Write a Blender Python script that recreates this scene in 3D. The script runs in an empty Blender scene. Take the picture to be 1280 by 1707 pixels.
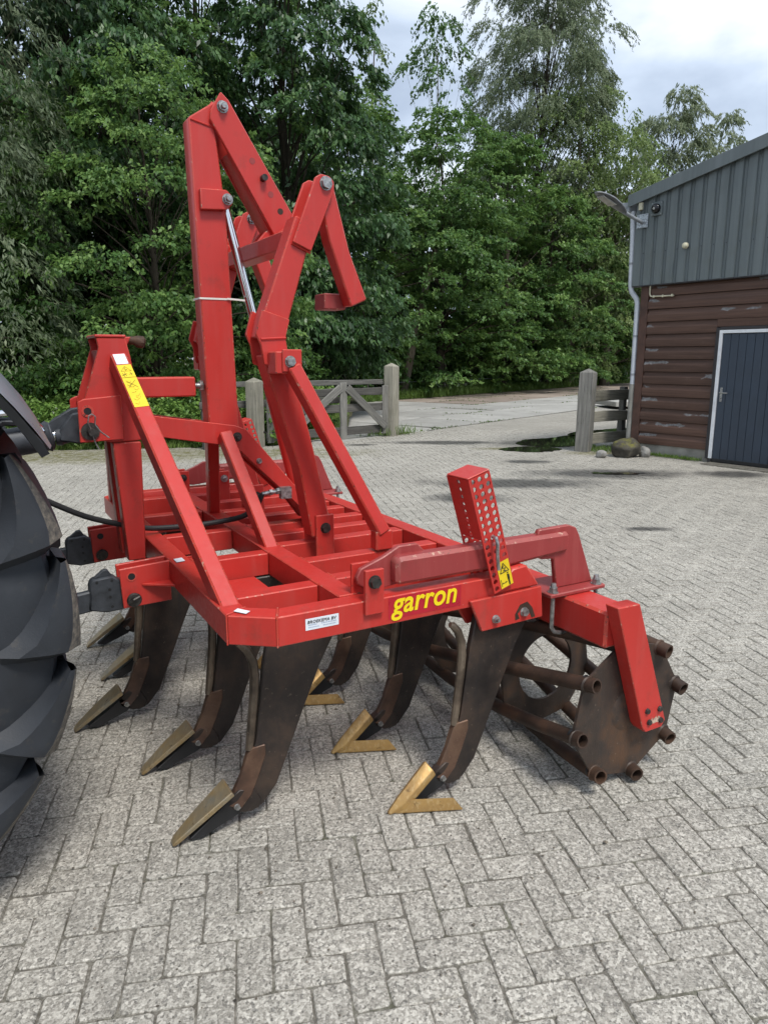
import bpy, bmesh, math, random
import numpy as np
from mathutils import Vector, Matrix
random.seed(7); rng = np.random.default_rng(11)
R = math.radians
sc = bpy.context.scene
COL = sc.collection

# ------------------------------------------------------------------ camera, sky, sun, exposure
cam = bpy.data.cameras.new('camera'); co = bpy.data.objects.new('camera', cam); COL.objects.link(co)
co.location = (0, 0, 1.65); co.rotation_euler = (R(90 - 12.1), 0, 0)
cam.sensor_fit = 'HORIZONTAL'; cam.sensor_width = 36; cam.lens = 36 * 1200 / 1280
cam.clip_start = 0.05; cam.clip_end = 600
sc.camera = co
SUN_EL, SUN_AZ = R(58), R(150)          # azimuth measured clockwise from +Y
world = bpy.data.worlds.new('World'); sc.world = world; world.use_nodes = True
wt = world.node_tree; wt.nodes.clear()
def wn(t, **k):
    n = wt.nodes.new(t)
    for a, b in k.items(): setattr(n, a, b)
    return n
out = wn('ShaderNodeOutputWorld'); bg = wn('ShaderNodeBackground')
sky = wn('ShaderNodeTexSky', sky_type='NISHITA', sun_disc=False, sun_elevation=SUN_EL, sun_rotation=SUN_AZ)
skm = wn('ShaderNodeVectorMath', operation='SCALE'); skm.inputs['Scale'].default_value = 0.10
wt.links.new(sky.outputs[0], skm.inputs[0])
tc = wn('ShaderNodeTexCoord'); mp = wn('ShaderNodeMapping'); mp.inputs['Scale'].default_value = (1.0, 1.0, 2.2)
mp.inputs['Location'].default_value = (0.35, 0.2, 0.4)
wt.links.new(tc.outputs['Generated'], mp.inputs[0])
n1 = wn('ShaderNodeTexNoise'); n1.inputs['Scale'].default_value = 2.6; n1.inputs['Detail'].default_value = 7; n1.inputs['Roughness'].default_value = .5; n1.inputs['Distortion'].default_value = .35
wt.links.new(mp.outputs[0], n1.inputs['Vector'])
cr = wn('ShaderNodeValToRGB'); e = cr.color_ramp.elements
e[0].position = .36; e[0].color = (.23, .275, .35, 1); e[1].position = .68; e[1].color = (.60, .62, .65, 1)
m_ = cr.color_ramp.elements.new(.5); m_.color = (.355, .41, .49, 1)
wt.links.new(n1.outputs[0], cr.inputs[0])
mx = wn('ShaderNodeMix', data_type='RGBA'); mx.inputs[0].default_value = .92
wt.links.new(skm.outputs[0], mx.inputs[6]); wt.links.new(cr.outputs[0], mx.inputs[7])
wt.links.new(mx.outputs[2], bg.inputs[0]); bg.inputs[1].default_value = 1.0
wt.links.new(bg.outputs[0], out.inputs[0])
sl = bpy.data.lights.new('sun', 'SUN'); sl.energy = 1.5; sl.angle = R(16); sl.color = (1, .965, .91)
so = bpy.data.objects.new('sun', sl); COL.objects.link(so); so.location = (4, -4, 12)
sd = Vector((math.sin(SUN_AZ) * math.cos(SUN_EL), math.cos(SUN_AZ) * math.cos(SUN_EL), math.sin(SUN_EL)))
so.rotation_euler = sd.to_track_quat('Z', 'Y').to_euler()
sc.view_settings.view_transform = 'Standard'; sc.view_settings.look = 'None'
sc.view_settings.gamma = 1; sc.view_settings.use_curve_mapping = False
sc.view_settings.exposure = 1.08
sc.cycles.use_denoising = True
sc.cycles.max_bounces = 6; sc.cycles.diffuse_bounces = 3; sc.cycles.glossy_bounces = 3; sc.cycles.transmission_bounces = 3
sc.cycles.use_adaptive_sampling = True; sc.cycles.adaptive_threshold = .015
sc.cycles.caustics_reflective = False; sc.cycles.caustics_refractive = False

# ------------------------------------------------------------------ material helpers
class NT:
    def __init__(s, name):
        s.m = bpy.data.materials.new(name); s.m.use_nodes = True; s.t = s.m.node_tree
        s.b = s.t.nodes['Principled BSDF']
    def n(s, t, **k):
        n = s.t.nodes.new(t)
        for a, b in k.items(): setattr(n, a, b)
        return n
    def l(s, a, b): s.t.links.new(a, b)
    def val(s, sock, v):
        if hasattr(v, 'is_linked') or hasattr(v, 'links'): s.l(v, sock)
        else: sock.default_value = v
    def pos(s): return s.n('ShaderNodeNewGeometry').outputs['Position']
    def obj(s): return s.n('ShaderNodeTexCoord').outputs['Object']
    def mapv(s, v, scale=(1, 1, 1), rot=(0, 0, 0), loc=(0, 0, 0)):
        m = s.n('ShaderNodeMapping'); s.l(v, m.inputs[0])
        m.inputs['Scale'].default_value = scale; m.inputs['Rotation'].default_value = rot; m.inputs['Location'].default_value = loc
        return m.outputs[0]
    def noise(s, v, scale, detail=4, rough=.55, dist=0):
        n = s.n('ShaderNodeTexNoise'); s.l(v, n.inputs['Vector'])
        n.inputs['Scale'].default_value = scale; n.inputs['Detail'].default_value = detail
        n.inputs['Roughness'].default_value = rough; n.inputs['Distortion'].default_value = dist
        return n.outputs[0]
    def vor(s, v, scale, out='Color'):
        n = s.n('ShaderNodeTexVoronoi'); s.l(v, n.inputs['Vector']); n.inputs['Scale'].default_value = scale
        return n.outputs[out]
    def ramp(s, v, *st):
        n = s.n('ShaderNodeValToRGB'); s.l(v, n.inputs[0]); el = n.color_ramp.elements
        while len(el) < len(st): el.new(.5)
        for q, (p, c) in zip(el, st):
            q.position = p; q.color = (c, c, c, 1) if not hasattr(c, '__len__') else (*c, 1)
        return n.outputs[0]
    def mix(s, f, a, b, mode='MIX'):
        n = s.n('ShaderNodeMix', data_type='RGBA', blend_type=mode)
        s.val(n.inputs[0], f); 
        for i, c in ((6, a), (7, b)):
            if hasattr(c, '__len__') and not hasattr(c, 'links'): n.inputs[i].default_value = (*c, 1) if len(c) == 3 else c
            else: s.l(c, n.inputs[i])
        return n.outputs[2]
    def math(s, op, a, b=0.0, clamp=False):
        n = s.n('ShaderNodeMath', operation=op, use_clamp=clamp); s.val(n.inputs[0], a); s.val(n.inputs[1], b); return n.outputs[0]
    def bump(s, h, strength=.3, dist=.01):
        n = s.n('ShaderNodeBump'); s.l(h, n.inputs['Height']); n.inputs['Strength'].default_value = strength; n.inputs['Distance'].default_value = dist
        s.l(n.outputs[0], s.b.inputs['Normal'])
    def set(s, color=None, rough=None, metal=None, spec=None):
        for k, v in (('Base Color', color), ('Roughness', rough), ('Metallic', metal), ('Specular IOR Level', spec)):
            if v is None: continue
            if isinstance(v, tuple): s.b.inputs[k].default_value = (*v, 1)
            else: s.val(s.b.inputs[k], v)
        return s.m
def plain(name, color, rough=.5, metal=0., spec=.5, var=.12, scale=14, bump=0):
    t = NT(name); p = t.obj()
    f = t.noise(p, scale, 5)
    d = tuple(c * (1 - var * 2) for c in color); u = tuple(min(1, c * (1 + var * 2)) for c in color)
    c = t.ramp(f, (.3, d), (.7, u))
    if bump: t.bump(t.noise(p, scale * 6, 4), bump, .004)
    return t.set(c, t.ramp(f, (.3, max(.02, rough - .1)), (.7, min(1, rough + .1))), metal, spec)
M = {}
def red_paint(name, base, edge=False, dull=0.):
    t = NT(name); p = t.pos()
    big = t.noise(p, 5, 4); fine = t.noise(p, 60, 5, .65)
    c = t.mix(big, tuple(x * .86 for x in base), tuple(min(1, x * 1.12) for x in base))
    # faded, dusty film and rain streaks
    st = t.noise(t.mapv(p, (26, 26, 2.2)), 1, 4)
    c = t.mix(t.ramp(st, (.50, 0.), (.78, .20 + dull)), c, (.46, .13, .11))
    dirt = t.ramp(t.noise(p, 9, 6, .7), (.56, 0.), (.78, .45))
    c = t.mix(dirt, c, (.12, .045, .03))
    # chips down to primer and rust
    ch = t.noise(p, 38, 6, .76)
    c = t.mix(t.ramp(ch, (.685 if not edge else .58, 0.), (.70 if not edge else .64, 1.)), c, (.16, .08, .05) if not edge else (.50, .30, .22))
    if edge: c = t.mix(t.ramp(t.noise(p, 90, 4), (.63, 0.), (.67, 1.)), c, (.09, .05, .035))
    scr = t.noise(t.mapv(p, (14, 160, 60), (.4, .2, .9)), 1, 2)
    c = t.mix(t.ramp(scr, (.76, 0.), (.78, .5)), c, (.55, .30, .26))
    t.bump(t.noise(p, 240, 3), .05, .002)
    return t.set(c, t.ramp(fine, (.3, .30 + dull), (.75, .48 + dull)), 0., .5)
RED = (.51, .034, .026)
M['red'] = red_paint('red_paint', RED)
M['red_edge'] = red_paint('red_paint_worn_edge', (.54, .06, .04), True)
M['maroon'] = red_paint('dull_maroon_paint', (.30, .040, .038), False, .12)
M['maroon_edge'] = red_paint('dull_maroon_paint_worn_edge', (.33, .07, .06), True, .12)
def steel_dark(name, cols, rough=.5, metal=.35):
    t = NT(name); p = t.pos()
    a = t.noise(p, 6, 6, .65); b = t.noise(t.mapv(p, (30, 30, 5)), 1, 4)
    c = t.ramp(a, (.32, cols[0]), (.5, cols[1]), (.68, cols[2]))
    c = t.mix(t.ramp(b, (.55, 0.), (.75, .5)), c, cols[3])
    c = t.mix(t.ramp(t.noise(p, 70, 4), (.66, 0.), (.72, .6)), c, cols[4])
    t.bump(t.noise(p, 110, 5), .25, .003)
    return t.set(c, t.ramp(a, (.3, rough - .12), (.7, rough + .15)), metal, .4)
M['tine'] = steel_dark('soil_polished_dark_steel', [(.024, .020, .019), (.044, .034, .029), (.078, .052, .038), (.018, .019, .023), (.15, .115, .09)], .46)
M['shin'] = steel_dark('worn_brown_shin_steel', [(.05, .03, .022), (.10, .055, .036), (.16, .095, .06), (.06, .045, .035), (.22, .17, .12)], .45)
M['rod'] = steel_dark('rubbed_rod_steel', [(.05, .042, .036), (.13, .10, .075), (.24, .19, .14), (.04, .034, .03), (.30, .25, .2)], .38, .6)
M['rust'] = steel_dark('rusty_roller_steel', [(.028, .018, .013), (.058, .034, .023), (.105, .055, .032), (.035, .026, .022), (.13, .075, .045)], .62, .2)
M['plate'] = steel_dark('grey_brown_disc_steel', [(.036, .027, .023), (.062, .046, .037), (.115, .064, .038), (.040, .036, .035), (.20, .15, .11)], .55, .3)
def gold(name, cols, rough):
    t = NT(name); p = t.pos()
    a = t.noise(p, 12, 6, .65); s_ = t.noise(t.mapv(p, (90, 20, 60), (.2, .5, .9)), 1, 4)
    c = t.mix(t.ramp(a, (.35, 0.), (.65, 1.)), cols[0], cols[1])
    c = t.mix(t.ramp(s_, (.5, 0.), (.75, .7)), c, cols[2])
    c = t.mix(t.ramp(t.noise(p, 30, 4, .7), (.62, 0.), (.7, .8)), c, cols[3])
    t.bump(s_, .12, .003)
    return t.set(c, t.ramp(a, (.3, rough), (.7, rough + .2)), .55, .5)
M['chisel'] = gold('worn_greyish_bronze_point', [(.38, .27, .13), (.26, .235, .18), (.42, .35, .23), (.09, .065, .04)], .32)
M['gold'] = gold('golden_painted_share', [(.50, .31, .11), (.36, .22, .085), (.58, .43, .22), (.15, .09, .04)], .36)
M['bolt'] = plain('zinc_bolt', (.36, .36, .35), .36, .75, var=.25, scale=60)
M['bolt_dark'] = plain('dark_bolt', (.06, .055, .05), .45, .6, var=.25, scale=60)
M['chrome'] = plain('chrome_rod', (.78, .80, .82), .09, 1., var=.03, scale=9)
M['hose'] = plain('black_rubber_hose', (.016, .016, .017), .55, 0, .35)
def rubber():
    t = NT('weathered_tyre_rubber'); p = t.pos()
    a = t.noise(p, 4, 6, .6)
    c = t.ramp(a, (.3, (.020, .022, .026)), (.55, (.032, .036, .043)), (.75, (.048, .052, .060)))
    c = t.mix(t.ramp(t.noise(p, 22, 6, .72), (.58, 0.), (.75, .6)), c, (.075, .064, .05))
    t.bump(t.noise(p, 160, 4), .2, .003)
    return t.set(c, t.ramp(a, (.3, .55), (.7, .75)), 0., .4)
M['rubber'] = rubber()
def lugedge():
    t = NT('scuffed_lug_edge'); p = t.pos()
    c = t.ramp(t.noise(p, 60, 6, .7), (.35, (.06, .058, .055)), (.6, (.16, .14, .115)), (.75, (.30, .26, .21)))
    return t.set(c, .85, 0., .3)
M['lug_edge'] = lugedge()
M['fender'] = plain('grey_fender_paint', (.17, .18, .20), .30, .1, .5, .05, 5)
M['black'] = plain('black_plastic', (.012, .012, .013), .5)
M['linkgrey'] = plain('dark_grey_casting', (.045, .050, .058), .52, .2, .5, .2, 22, .15)
M['yellow'] = plain('yellow_sticker', (.80, .58, .02), .38, var=.04)
M['crimson'] = plain('crimson_sticker', (.44, .014, .028), .34, var=.05)
M['letter'] = plain('yellow_lettering', (.86, .66, .01), .36, var=.02)
M['print'] = plain('black_print', (.02, .02, .02), .5, var=.02)
M['white'] = plain('white_sticker', (.74, .77, .82), .4, var=.03)
M['bluegrey'] = plain('pale_blue_print', (.33, .42, .55), .5, var=.05)
M['bare'] = plain('bare_chipped_patch', (.42, .32, .24), .6, var=.35, scale=80)
M['cable_tie'] = plain('white_cable_tie', (.75, .72, .66), .5, var=.03)

# ------------------------------------------------------------------ object helpers
def tag(o, label=None, cat=None, group=None, kind=None):
    for k, v in (('label', label), ('category', cat), ('group', group), ('kind', kind)):
        if v: o[k] = v
    return o
def empty(name, loc=(0, 0, 0), rz=0, off=(0, 0, 0)):
    o = bpy.data.objects.new(name, None); COL.objects.link(o); o.location = loc; o.rotation_euler = (0, 0, rz)
    o.empty_display_size = .2; OFF[o.name] = Vector(off); return o
OFF = {}
def link(name, me, parent=None):
    o = bpy.data.objects.new(name, me); COL.objects.link(o)
    if parent is not None: o.parent = parent
    return o
def V(a, l, z): return Vector((-a, l, z))      # machine coords: a forward, l to the far side
def ident(a, l, z): return Vector((a, l, z))
class MB:
    def __init__(s, fr=V): s.v = []; s.f = []; s.fr = fr; s.marks = []
    def mark(s): s.marks.append((len(s.v), len(s.f))); return s
    def P(s, p): return s.fr(*p)
    def add(s, vs, fs):
        k = len(s.v); s.v += [tuple(x) for x in vs]; s.f += [tuple(i + k for i in f) for f in fs]
        return s
    def box(s, x0, x1, y0, y1, z0, z1):
        vs = [s.P((x, y, z)) for x in (x0, x1) for y in (y0, y1) for z in (z0, z1)]
        return s.add(vs, [(0, 1, 3, 2), (4, 6, 7, 5), (0, 4, 5, 1), (2, 3, 7, 6), (0, 2, 6, 4), (1, 5, 7, 3)])
    def prism(s, poly, l0, l1):                # polygon in (a, z), extruded along l
        n = len(poly); vs = [s.P((a, l0, z)) for a, z in poly] + [s.P((a, l1, z)) for a, z in poly]
        return s.add(vs, [tuple(range(n)), tuple(range(2 * n - 1, n - 1, -1))] + [(i, (i + 1) % n, n + (i + 1) % n, n + i) for i in range(n)])
    def flat(s, poly, z0, z1):                 # polygon in (a, l), extruded along z
        n = len(poly); vs = [s.P((a, l, z0)) for a, l in poly] + [s.P((a, l, z1)) for a, l in poly]
        return s.add(vs, [tuple(range(n)), tuple(range(2 * n - 1, n - 1, -1))] + [(i, (i + 1) % n, n + (i + 1) % n, n + i) for i in range(n)])
    def beam(s, p0, p1, w, h, up=(0, 0, 1), w1=None, h1=None):
        p0 = s.P(p0); p1 = s.P(p1); d = (p1 - p0).normalized(); u = s.P(up) if s.fr is V else Vector(up)
        x = d.cross(u).normalized(); u = x.cross(d).normalized()
        w1 = w1 or w; h1 = h1 or h
        vs = [p0 + x * w / 2 * i + u * h / 2 * j for i, j in ((-1, -1), (1, -1), (1, 1), (-1, 1))] + [p1 + x * w1 / 2 * i + u * h1 / 2 * j for i, j in ((-1, -1), (1, -1), (1, 1), (-1, 1))]
        return s.add(vs, [(0, 1, 2, 3), (7, 6, 5, 4), (0, 4, 5, 1), (1, 5, 6, 2), (2, 6, 7, 3), (3, 7, 4, 0)])
    def cyl(s, p0, p1, r, r1=None, n=12, rot=0.):
        return s.path([p0, p1], [r, r if r1 is None else r1], n, rot)
    def path(s, pts, r, n=8, rot=0., cap=True):
        P = [s.P(p) for p in pts]; m = len(P); rr = r if hasattr(r, '__len__') else [r] * m
        vs = []; u = None
        for i in range(m):
            d = (P[min(i + 1, m - 1)] - P[max(i - 1, 0)]).normalized()
            if u is None: u = d.orthogonal().normalized()
            u = (u - d * u.dot(d)).normalized(); w = d.cross(u)
            for k in range(n):
                an = 2 * math.pi * k / n + rot
                vs.append(P[i] + (u * math.cos(an) + w * math.sin(an)) * rr[i])
        fs = [(i * n + k, i * n + (k + 1) % n, (i + 1) * n + (k + 1) % n, (i + 1) * n + k) for i in range(m - 1) for k in range(n)]
        if cap: fs += [tuple(range(n - 1, -1, -1)), tuple(range((m - 1) * n, m * n))]
        return s.add(vs, fs)
    def pipe(s, pts, ro, ri, n=12):            # hollow pipe with open ends
        k0 = len(s.v); s.path(pts, ro, n, cap=False); k1 = len(s.v); s.path(pts, ri, n, cap=False); m = len(pts)
        for base in (0, (m - 1) * n):
            s.f += [(k0 + base + k, k0 + base + (k + 1) % n, k1 + base + (k + 1) % n, k1 + base + k) for k in range(n)]
        return s
    def bolt(s, p, d, r=.012, h=.012, nut=False, n=6):
        s.mark(); p = Vector(p); d = Vector(d).normalized()
        q = lambda k: tuple(p + d * k)
        s.cyl(p[:], q(.003), r * 1.12, n=14); s.cyl(q(.003), q(.003 + h), r * .98, r * .92, n=6)
        if nut: s.cyl(q(.003 + h), q(.003 + h * 1.9), r * .62, r * .5, n=10)
        return s
    def build(s, name, mat, parent=None, bevel=0., seg=1, edge=None, smooth=35, off=None):
        if len(s.marks) > 1:                   # several loose pieces: one object each
            mk = s.marks + [(len(s.v), len(s.f))]; o = None
            mk[0] = (0, 0)
            for (v0, f0), (v1, f1) in zip(mk, mk[1:]):
                q = MB(s.fr); q.v = s.v[v0:v1]; q.f = [tuple(i - v0 for i in f) for f in s.f[f0:f1]]
                o = q.build(name, mat, parent, bevel, seg, edge, smooth, off)
            return o
        bm = bmesh.new(); o3 = OFF.get(parent.name, Vector()) if (parent is not None and off is None) else Vector(off or (0, 0, 0))
        vs = [bm.verts.new(Vector(v) - o3) for v in s.v]
        for f in s.f:
            try: bm.faces.new([vs[i] for i in f])
            except ValueError: pass
        bmesh.ops.recalc_face_normals(bm, faces=bm.faces[:])
        if bevel:
            ed = [e for e in bm.edges if len(e.link_faces) == 2 and e.calc_face_angle(0) > R(28)]
            old = set(bm.faces)
            r_ = bmesh.ops.bevel(bm, geom=ed, offset=bevel, offset_type='OFFSET', segments=seg, profile=.6, affect='EDGES', clamp_overlap=True)
            if edge:
                for f in r_['faces']: f.material_index = 1
        me = bpy.data.meshes.new(name); bm.to_mesh(me); bm.free()
        me.materials.append(mat)
        if edge: me.materials.append(edge)
        if smooth:
            me.shade_smooth(); me.set_sharp_from_angle(angle=R(smooth))
        return link(name, me, parent)
def copy_tree(o, parent=None):
    c = o.copy(); COL.objects.link(c)
    if parent is not None: c.parent = parent
    for ch in o.children: copy_tree(ch, c)
    return c
def text_mesh(body, size, bold=0., shear=0., space=1., sx=1.):
    cu = bpy.data.curves.new('lettering_curve', 'FONT'); cu.body = body; cu.size = size; cu.offset = bold; cu.shear = shear
    cu.space_character = space; cu.extrude = .0006; cu.resolution_u = 4
    ob = bpy.data.objects.new('lettering_tmp', cu); COL.objects.link(ob)
    me = bpy.data.meshes.new_from_object(ob.evaluated_get(bpy.context.evaluated_depsgraph_get()))
    bpy.data.objects.remove(ob); bpy.data.curves.remove(cu)
    for v in me.vertices: v.co.x *= sx
    return me

# ------------------------------------------------------------------ ground, paving, slabs
def soil():
    t = NT('soil_and_moss'); p = t.pos()
    c = t.ramp(t.noise(p, .9, 6, .65), (.35, (.045, .055, .02)), (.5, (.075, .07, .04)), (.68, (.12, .10, .07)))
    c = t.mix(t.ramp(t.noise(p, 14, 5, .7), (.5, 0.), (.7, .6)), c, (.04, .055, .018))
    t.bump(t.noise(p, 20, 6, .7), .6, .05)
    return t.set(c, .95, 0., .2)
M['soil'] = soil()
gnd = MB(ident).add([Vector(p) for p in ((-150, -30, -.05), (150, -30, -.05), (150, 300, -.05), (-150, 300, -.05))], [(0, 1, 2, 3)]).build('ground', M['soil'], None, smooth=0)
tag(gnd, 'dark soil under the yard and woodland', None, None, 'structure')
# damp patches of the yard: (centre x, y, radius x, y)
WET = [(-.9, 6.4, .35, .16), (2.6, 6.9, .3, .12), (-1.2, 9.6, .6, .2), (1.75, 9.55, 1.5, .50), (3.25, 10.35, 1.5, .55), (1.0, 8.5, .62, .36), (1.2, 14.3, 1.5, .42), (3.2, 14.1, 1.3, .9), (-.45, 13.9, .38, .22), (2.3, 11.6, .5, .25), (5.0, 10.3, .7, .4)]
MOSS = [(-5.6, 12.3, 3.6, 1.25), (-2.6, 12.7, 2.8, 1.0), (3.9, 12.7, .9, .35), (2.3, 13.3, .8, .25)]
def blob_mask(t, p, blobs, soft=.55, wob=.55):
    w = t.noise(p, 2.2, 5, .65); w = t.math('SUBTRACT', w, .5); w = t.math('MULTIPLY', w, wob * 2)
    acc = None
    for x, y, rx, ry in blobs:
        a = t.n('ShaderNodeVectorMath', operation='SUBTRACT'); t.l(p, a.inputs[0]); a.inputs[1].default_value = (x, y, 0)
        b = t.n('ShaderNodeVectorMath', operation='MULTIPLY'); t.l(a.outputs[0], b.inputs[0]); b.inputs[1].default_value = (1 / rx, 1 / ry, 0)
        c = t.n('ShaderNodeVectorMath', operation='LENGTH'); t.l(b.outputs[0], c.inputs[0])
        d = t.math('SUBTRACT', 1.0, c.outputs['Value'])
        acc = d if acc is None else t.math('MAXIMUM', acc, d)
    acc = t.math('ADD', acc, w)
    return t.ramp(acc, (0., 0.), (soft, 1.))
def paving(name, joint=False):
    t = NT(name); p = t.pos()
    oi = t.n('ShaderNodeObjectInfo').outputs['Random']; isl = t.n('ShaderNodeNewGeometry').outputs['Random Per Island']
    rnd = t.math('FRACT', t.math('ADD', oi, isl))
    v1 = t.vor(p, 128); v2 = t.vor(p, 270)
    g1 = t.n('ShaderNodeRGBToBW'); t.l(v1, g1.inputs[0]); g2 = t.n('ShaderNodeRGBToBW'); t.l(v2, g2.inputs[0])
    base = t.ramp(g1.outputs[0], (.14, (.09, .086, .078)), (.30, (.24, .228, .203)), (.55, (.37, .355, .32)), (.84, (.70, .68, .63)))
    fin = t.ramp(g2.outputs[0], (.2, (.15, .145, .135)), (.5, (.36, .35, .325)), (.8, (.56, .55, .52)))
    c = t.mix(.42, base, fin)
    c = t.mix(t.math('MULTIPLY', t.ramp(t.vor(p, 26, 'Distance'), (.0, 1.), (.09, 0.)), .75), c, (.10, .10, .105))
    # each brick a little lighter, darker, warmer
    c = t.mix(1., c, t.ramp(rnd, (0., (.93, .915, .89)), (.5, (1.0, .985, .96)), (1., (1.06, 1.045, 1.02))), 'MULTIPLY')
    big = t.noise(p, .55, 5, .6); c = t.mix(1., c, t.ramp(big, (.3, (.80, .79, .762)), (.7, (1.06, 1.045, 1.015))), 'MULTIPLY')
    dirt = t.ramp(t.noise(p, 4.5, 6, .72), (.5, 0.), (.75, .42)); c = t.mix(dirt, c, (.16, .15, .13))
    if joint: c = t.mix(t.ramp(t.noise(p, 11, 5, .7), (.35, .55), (.65, .92)), c, t.mix(t.ramp(t.noise(p, 3, 5, .7), (.5, 0.), (.7, 1.)), (.085, .076, .060), (.065, .072, .035)))
    moss = t.math('MULTIPLY', blob_mask(t, p, MOSS, .6, .7), t.ramp(t.noise(p, 7, 5, .7), (.38, .25), (.62, .95)))
    c = t.mix(moss, c, t.mix(t.noise(p, 30, 4), (.075, .085, .015), (.17, .145, .05)))
    wet = blob_mask(t, p, WET)
    c = t.mix(t.math('MULTIPLY', wet, .80), c, (.032, .031, .030))
    h = t.math('ADD', g1.outputs[0], t.math('MULTIPLY', g2.outputs[0], .5))
    t.bump(h, .55, .004)
    r = t.math('SUBTRACT', .88, t.math('MULTIPLY', wet, .42))
    return t.set(c, r, 0., .35)
M['brick'] = paving('exposed_aggregate_paver'); M['joint'] = paving('sandy_joint', True)
BA = Vector((4.457, 12.61, 0)); BU = Vector((.5953, -.8035, 0)); BN = Vector((.8035, .5953, 0))    # barn corner, along the gable, into the barn
yard_poly = [(-14, .3), (12, .3), (12, 8), (10.5, 30), (6.05, 23.0), (.30, 15.78), (-.1, 15.4), (-2.3, 13.7), (-6, 13.1), (-14, 12.7)]
def inside(x, y, poly):
    c = False; n = len(poly)
    for i in range(n):
        x0, y0 = poly[i]; x1, y1 = poly[i - 1]
        if (y0 > y) != (y1 > y) and x < (x1 - x0) * (y - y0) / (y1 - y0) + x0: c = not c
    return c
yard = MB(ident).add([Vector((x, y, -.0065)) for x, y in yard_poly], [tuple(range(len(yard_poly)))]).build('paved_yard', M['joint'], None, smooth=0)
tag(yard, 'yard of grey exposed-aggregate paving bricks in herringbone', None, None, 'structure')
BW, BL_, GAP, YAW = .10, .20, .0036, R(10.5)
cy_, sy_ = math.cos(YAW), math.sin(YAW)
def cellxy(i, j): x, y = i * BW, j * BW; return cy_ * x - sy_ * y, sy_ * x + cy_ * y + .03
def brick_verts(cx, cy, vert, jit):
    hx, hy = (BW / 2 - GAP / 2, BL_ / 2 - GAP / 2) if vert else (BL_ / 2 - GAP / 2, BW / 2 - GAP / 2)
    # ring of 12 points with worn, uneven edges: outer foot ring, shoulder ring, top ring
    lng = max(hx, hy); base = []
    def side(p, q, k):
        return [(p[0] + (q[0] - p[0]) * t, p[1] + (q[1] - p[1]) * t) for t in np.linspace(.06 if k else .10, .94 if k else .90, 4 if k else 2)]
    cs4 = [(-hx, -hy), (hx, -hy), (hx, hy), (-hx, hy)]
    for q in range(4):
        p0_, p1_ = cs4[q], cs4[(q + 1) % 4]; base += side(p0_, p1_, abs(p1_[0] - p0_[0]) + abs(p1_[1] - p0_[1]) > lng * 1.9)
    base = np.array(base); n12 = len(base); vs = []
    rgh = np.array([random.gauss(0, .0011) for _ in range(n12 * 2)]).reshape(n12, 2); rg2 = np.array([random.gauss(0, .0016) for _ in range(n12 * 2)]).reshape(n12, 2)
    unit_in = -base / np.maximum(1e-6, np.abs(base).max(1))[:, None]; unit_in = -np.sign(base) * np.array([[abs(abs(b[0]) - hx) < 1e-6, abs(abs(b[1]) - hy) < 1e-6] for b in base])
    v = np.concatenate([np.c_[base + rgh, np.full(n12, -.012)], np.c_[base + rgh + unit_in * .0012, np.full(n12, -.0030) + rg2[:, 0] * .5], np.c_[base + rgh + rg2 * .6 + unit_in * .0052, np.zeros(n12) + rg2[:, 1] * .15]])
    tilt = jit; v[:, 0] += tilt[5]; v[:, 1] += tilt[6]
    v[:, 2] += tilt[0] + v[:, 0] * tilt[1] + v[:, 1] * tilt[2]
    a = tilt[3]; x = v[:, 0] * math.cos(a) - v[:, 1] * math.sin(a); y = v[:, 0] * math.sin(a) + v[:, 1] * math.cos(a)
    wx = cy_ * x - sy_ * y + cx; wy = sy_ * x + cy_ * y + cy
    return np.stack([wx, wy, v[:, 2]], 1)
BF = [tuple(range(24, 36))] + [(12 + k, 12 + (k + 1) % 12, 24 + (k + 1) % 12, 24 + k) for k in range(12)] + [(k, (k + 1) % 12, 12 + (k + 1) % 12, 12 + k) for k in range(12)]
bricks = []
for i in range(-160, 160):
    for j in range(5, 185):
        k = (i - j) % 4
        if k not in (0, 3): continue
        x, y = cellxy(i + (1. if k == 0 else .5), j + (.5 if k == 0 else 1.))
        if y > 17.2 or y < .75 or abs(x) > .56 * y + 1.1: continue
        if not inside(x, y, yard_poly): continue
        q = Vector((x, y, 0)) - BA
        if q.dot(BU) > -.22 and q.dot(BN) > -.02: continue
        bricks.append((x * x + y * y + (0 if abs(x) < .50 * y + .12 and y > 1.5 else 400), x, y, k == 3))
bricks.sort()
JIT = lambda: (random.gauss(-.0008, .0011), random.gauss(0, .008), random.gauss(0, .008), random.gauss(0, .012), 0, random.gauss(0, .0011), random.gauss(0, .0011))
shared = {}
for vert in (False, True):                        # eight slightly different bricks each way, shared by the 300 nearest
    shared[vert] = []
    for q in range(14):
        me = bpy.data.meshes.new('brick'); v = brick_verts(0, 0, vert, JIT()); me.from_pydata(v.tolist(), [], BF); me.materials.append(M['brick']); shared[vert].append(me)
for d_, x, y, vert in bricks[:300]:
    o = link('brick', random.choice(shared[vert]), yard); o.location = (x, y, 0)
vv_ = []; ff_ = []
for d_, x, y, vert in bricks[300:]:
    k = len(vv_) * 36; vv_.append(brick_verts(x, y, vert, JIT())); ff_ += [tuple(i + k for i in f) for f in BF]
me = bpy.data.meshes.new('paving_bricks'); me.from_pydata(np.concatenate(vv_).tolist(), [], ff_); me.materials.append(M['brick'])
tag(link('paving_bricks', me, yard), None, None, None, 'stuff')
far = MB(ident).add([Vector(p) for p in ((.9, 16.9, -.003), (9.6, 16.9, -.003), (10.5, 30, -.003), (6.05, 23.0, -.003), (1.2, 16.93, -.003))], [(0, 1, 2, 3, 4)]).build('far_paving', M['brick'], None, smooth=0)
tag(far, 'far strip of the brick paving beside the apron', None, None, 'structure')
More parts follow.
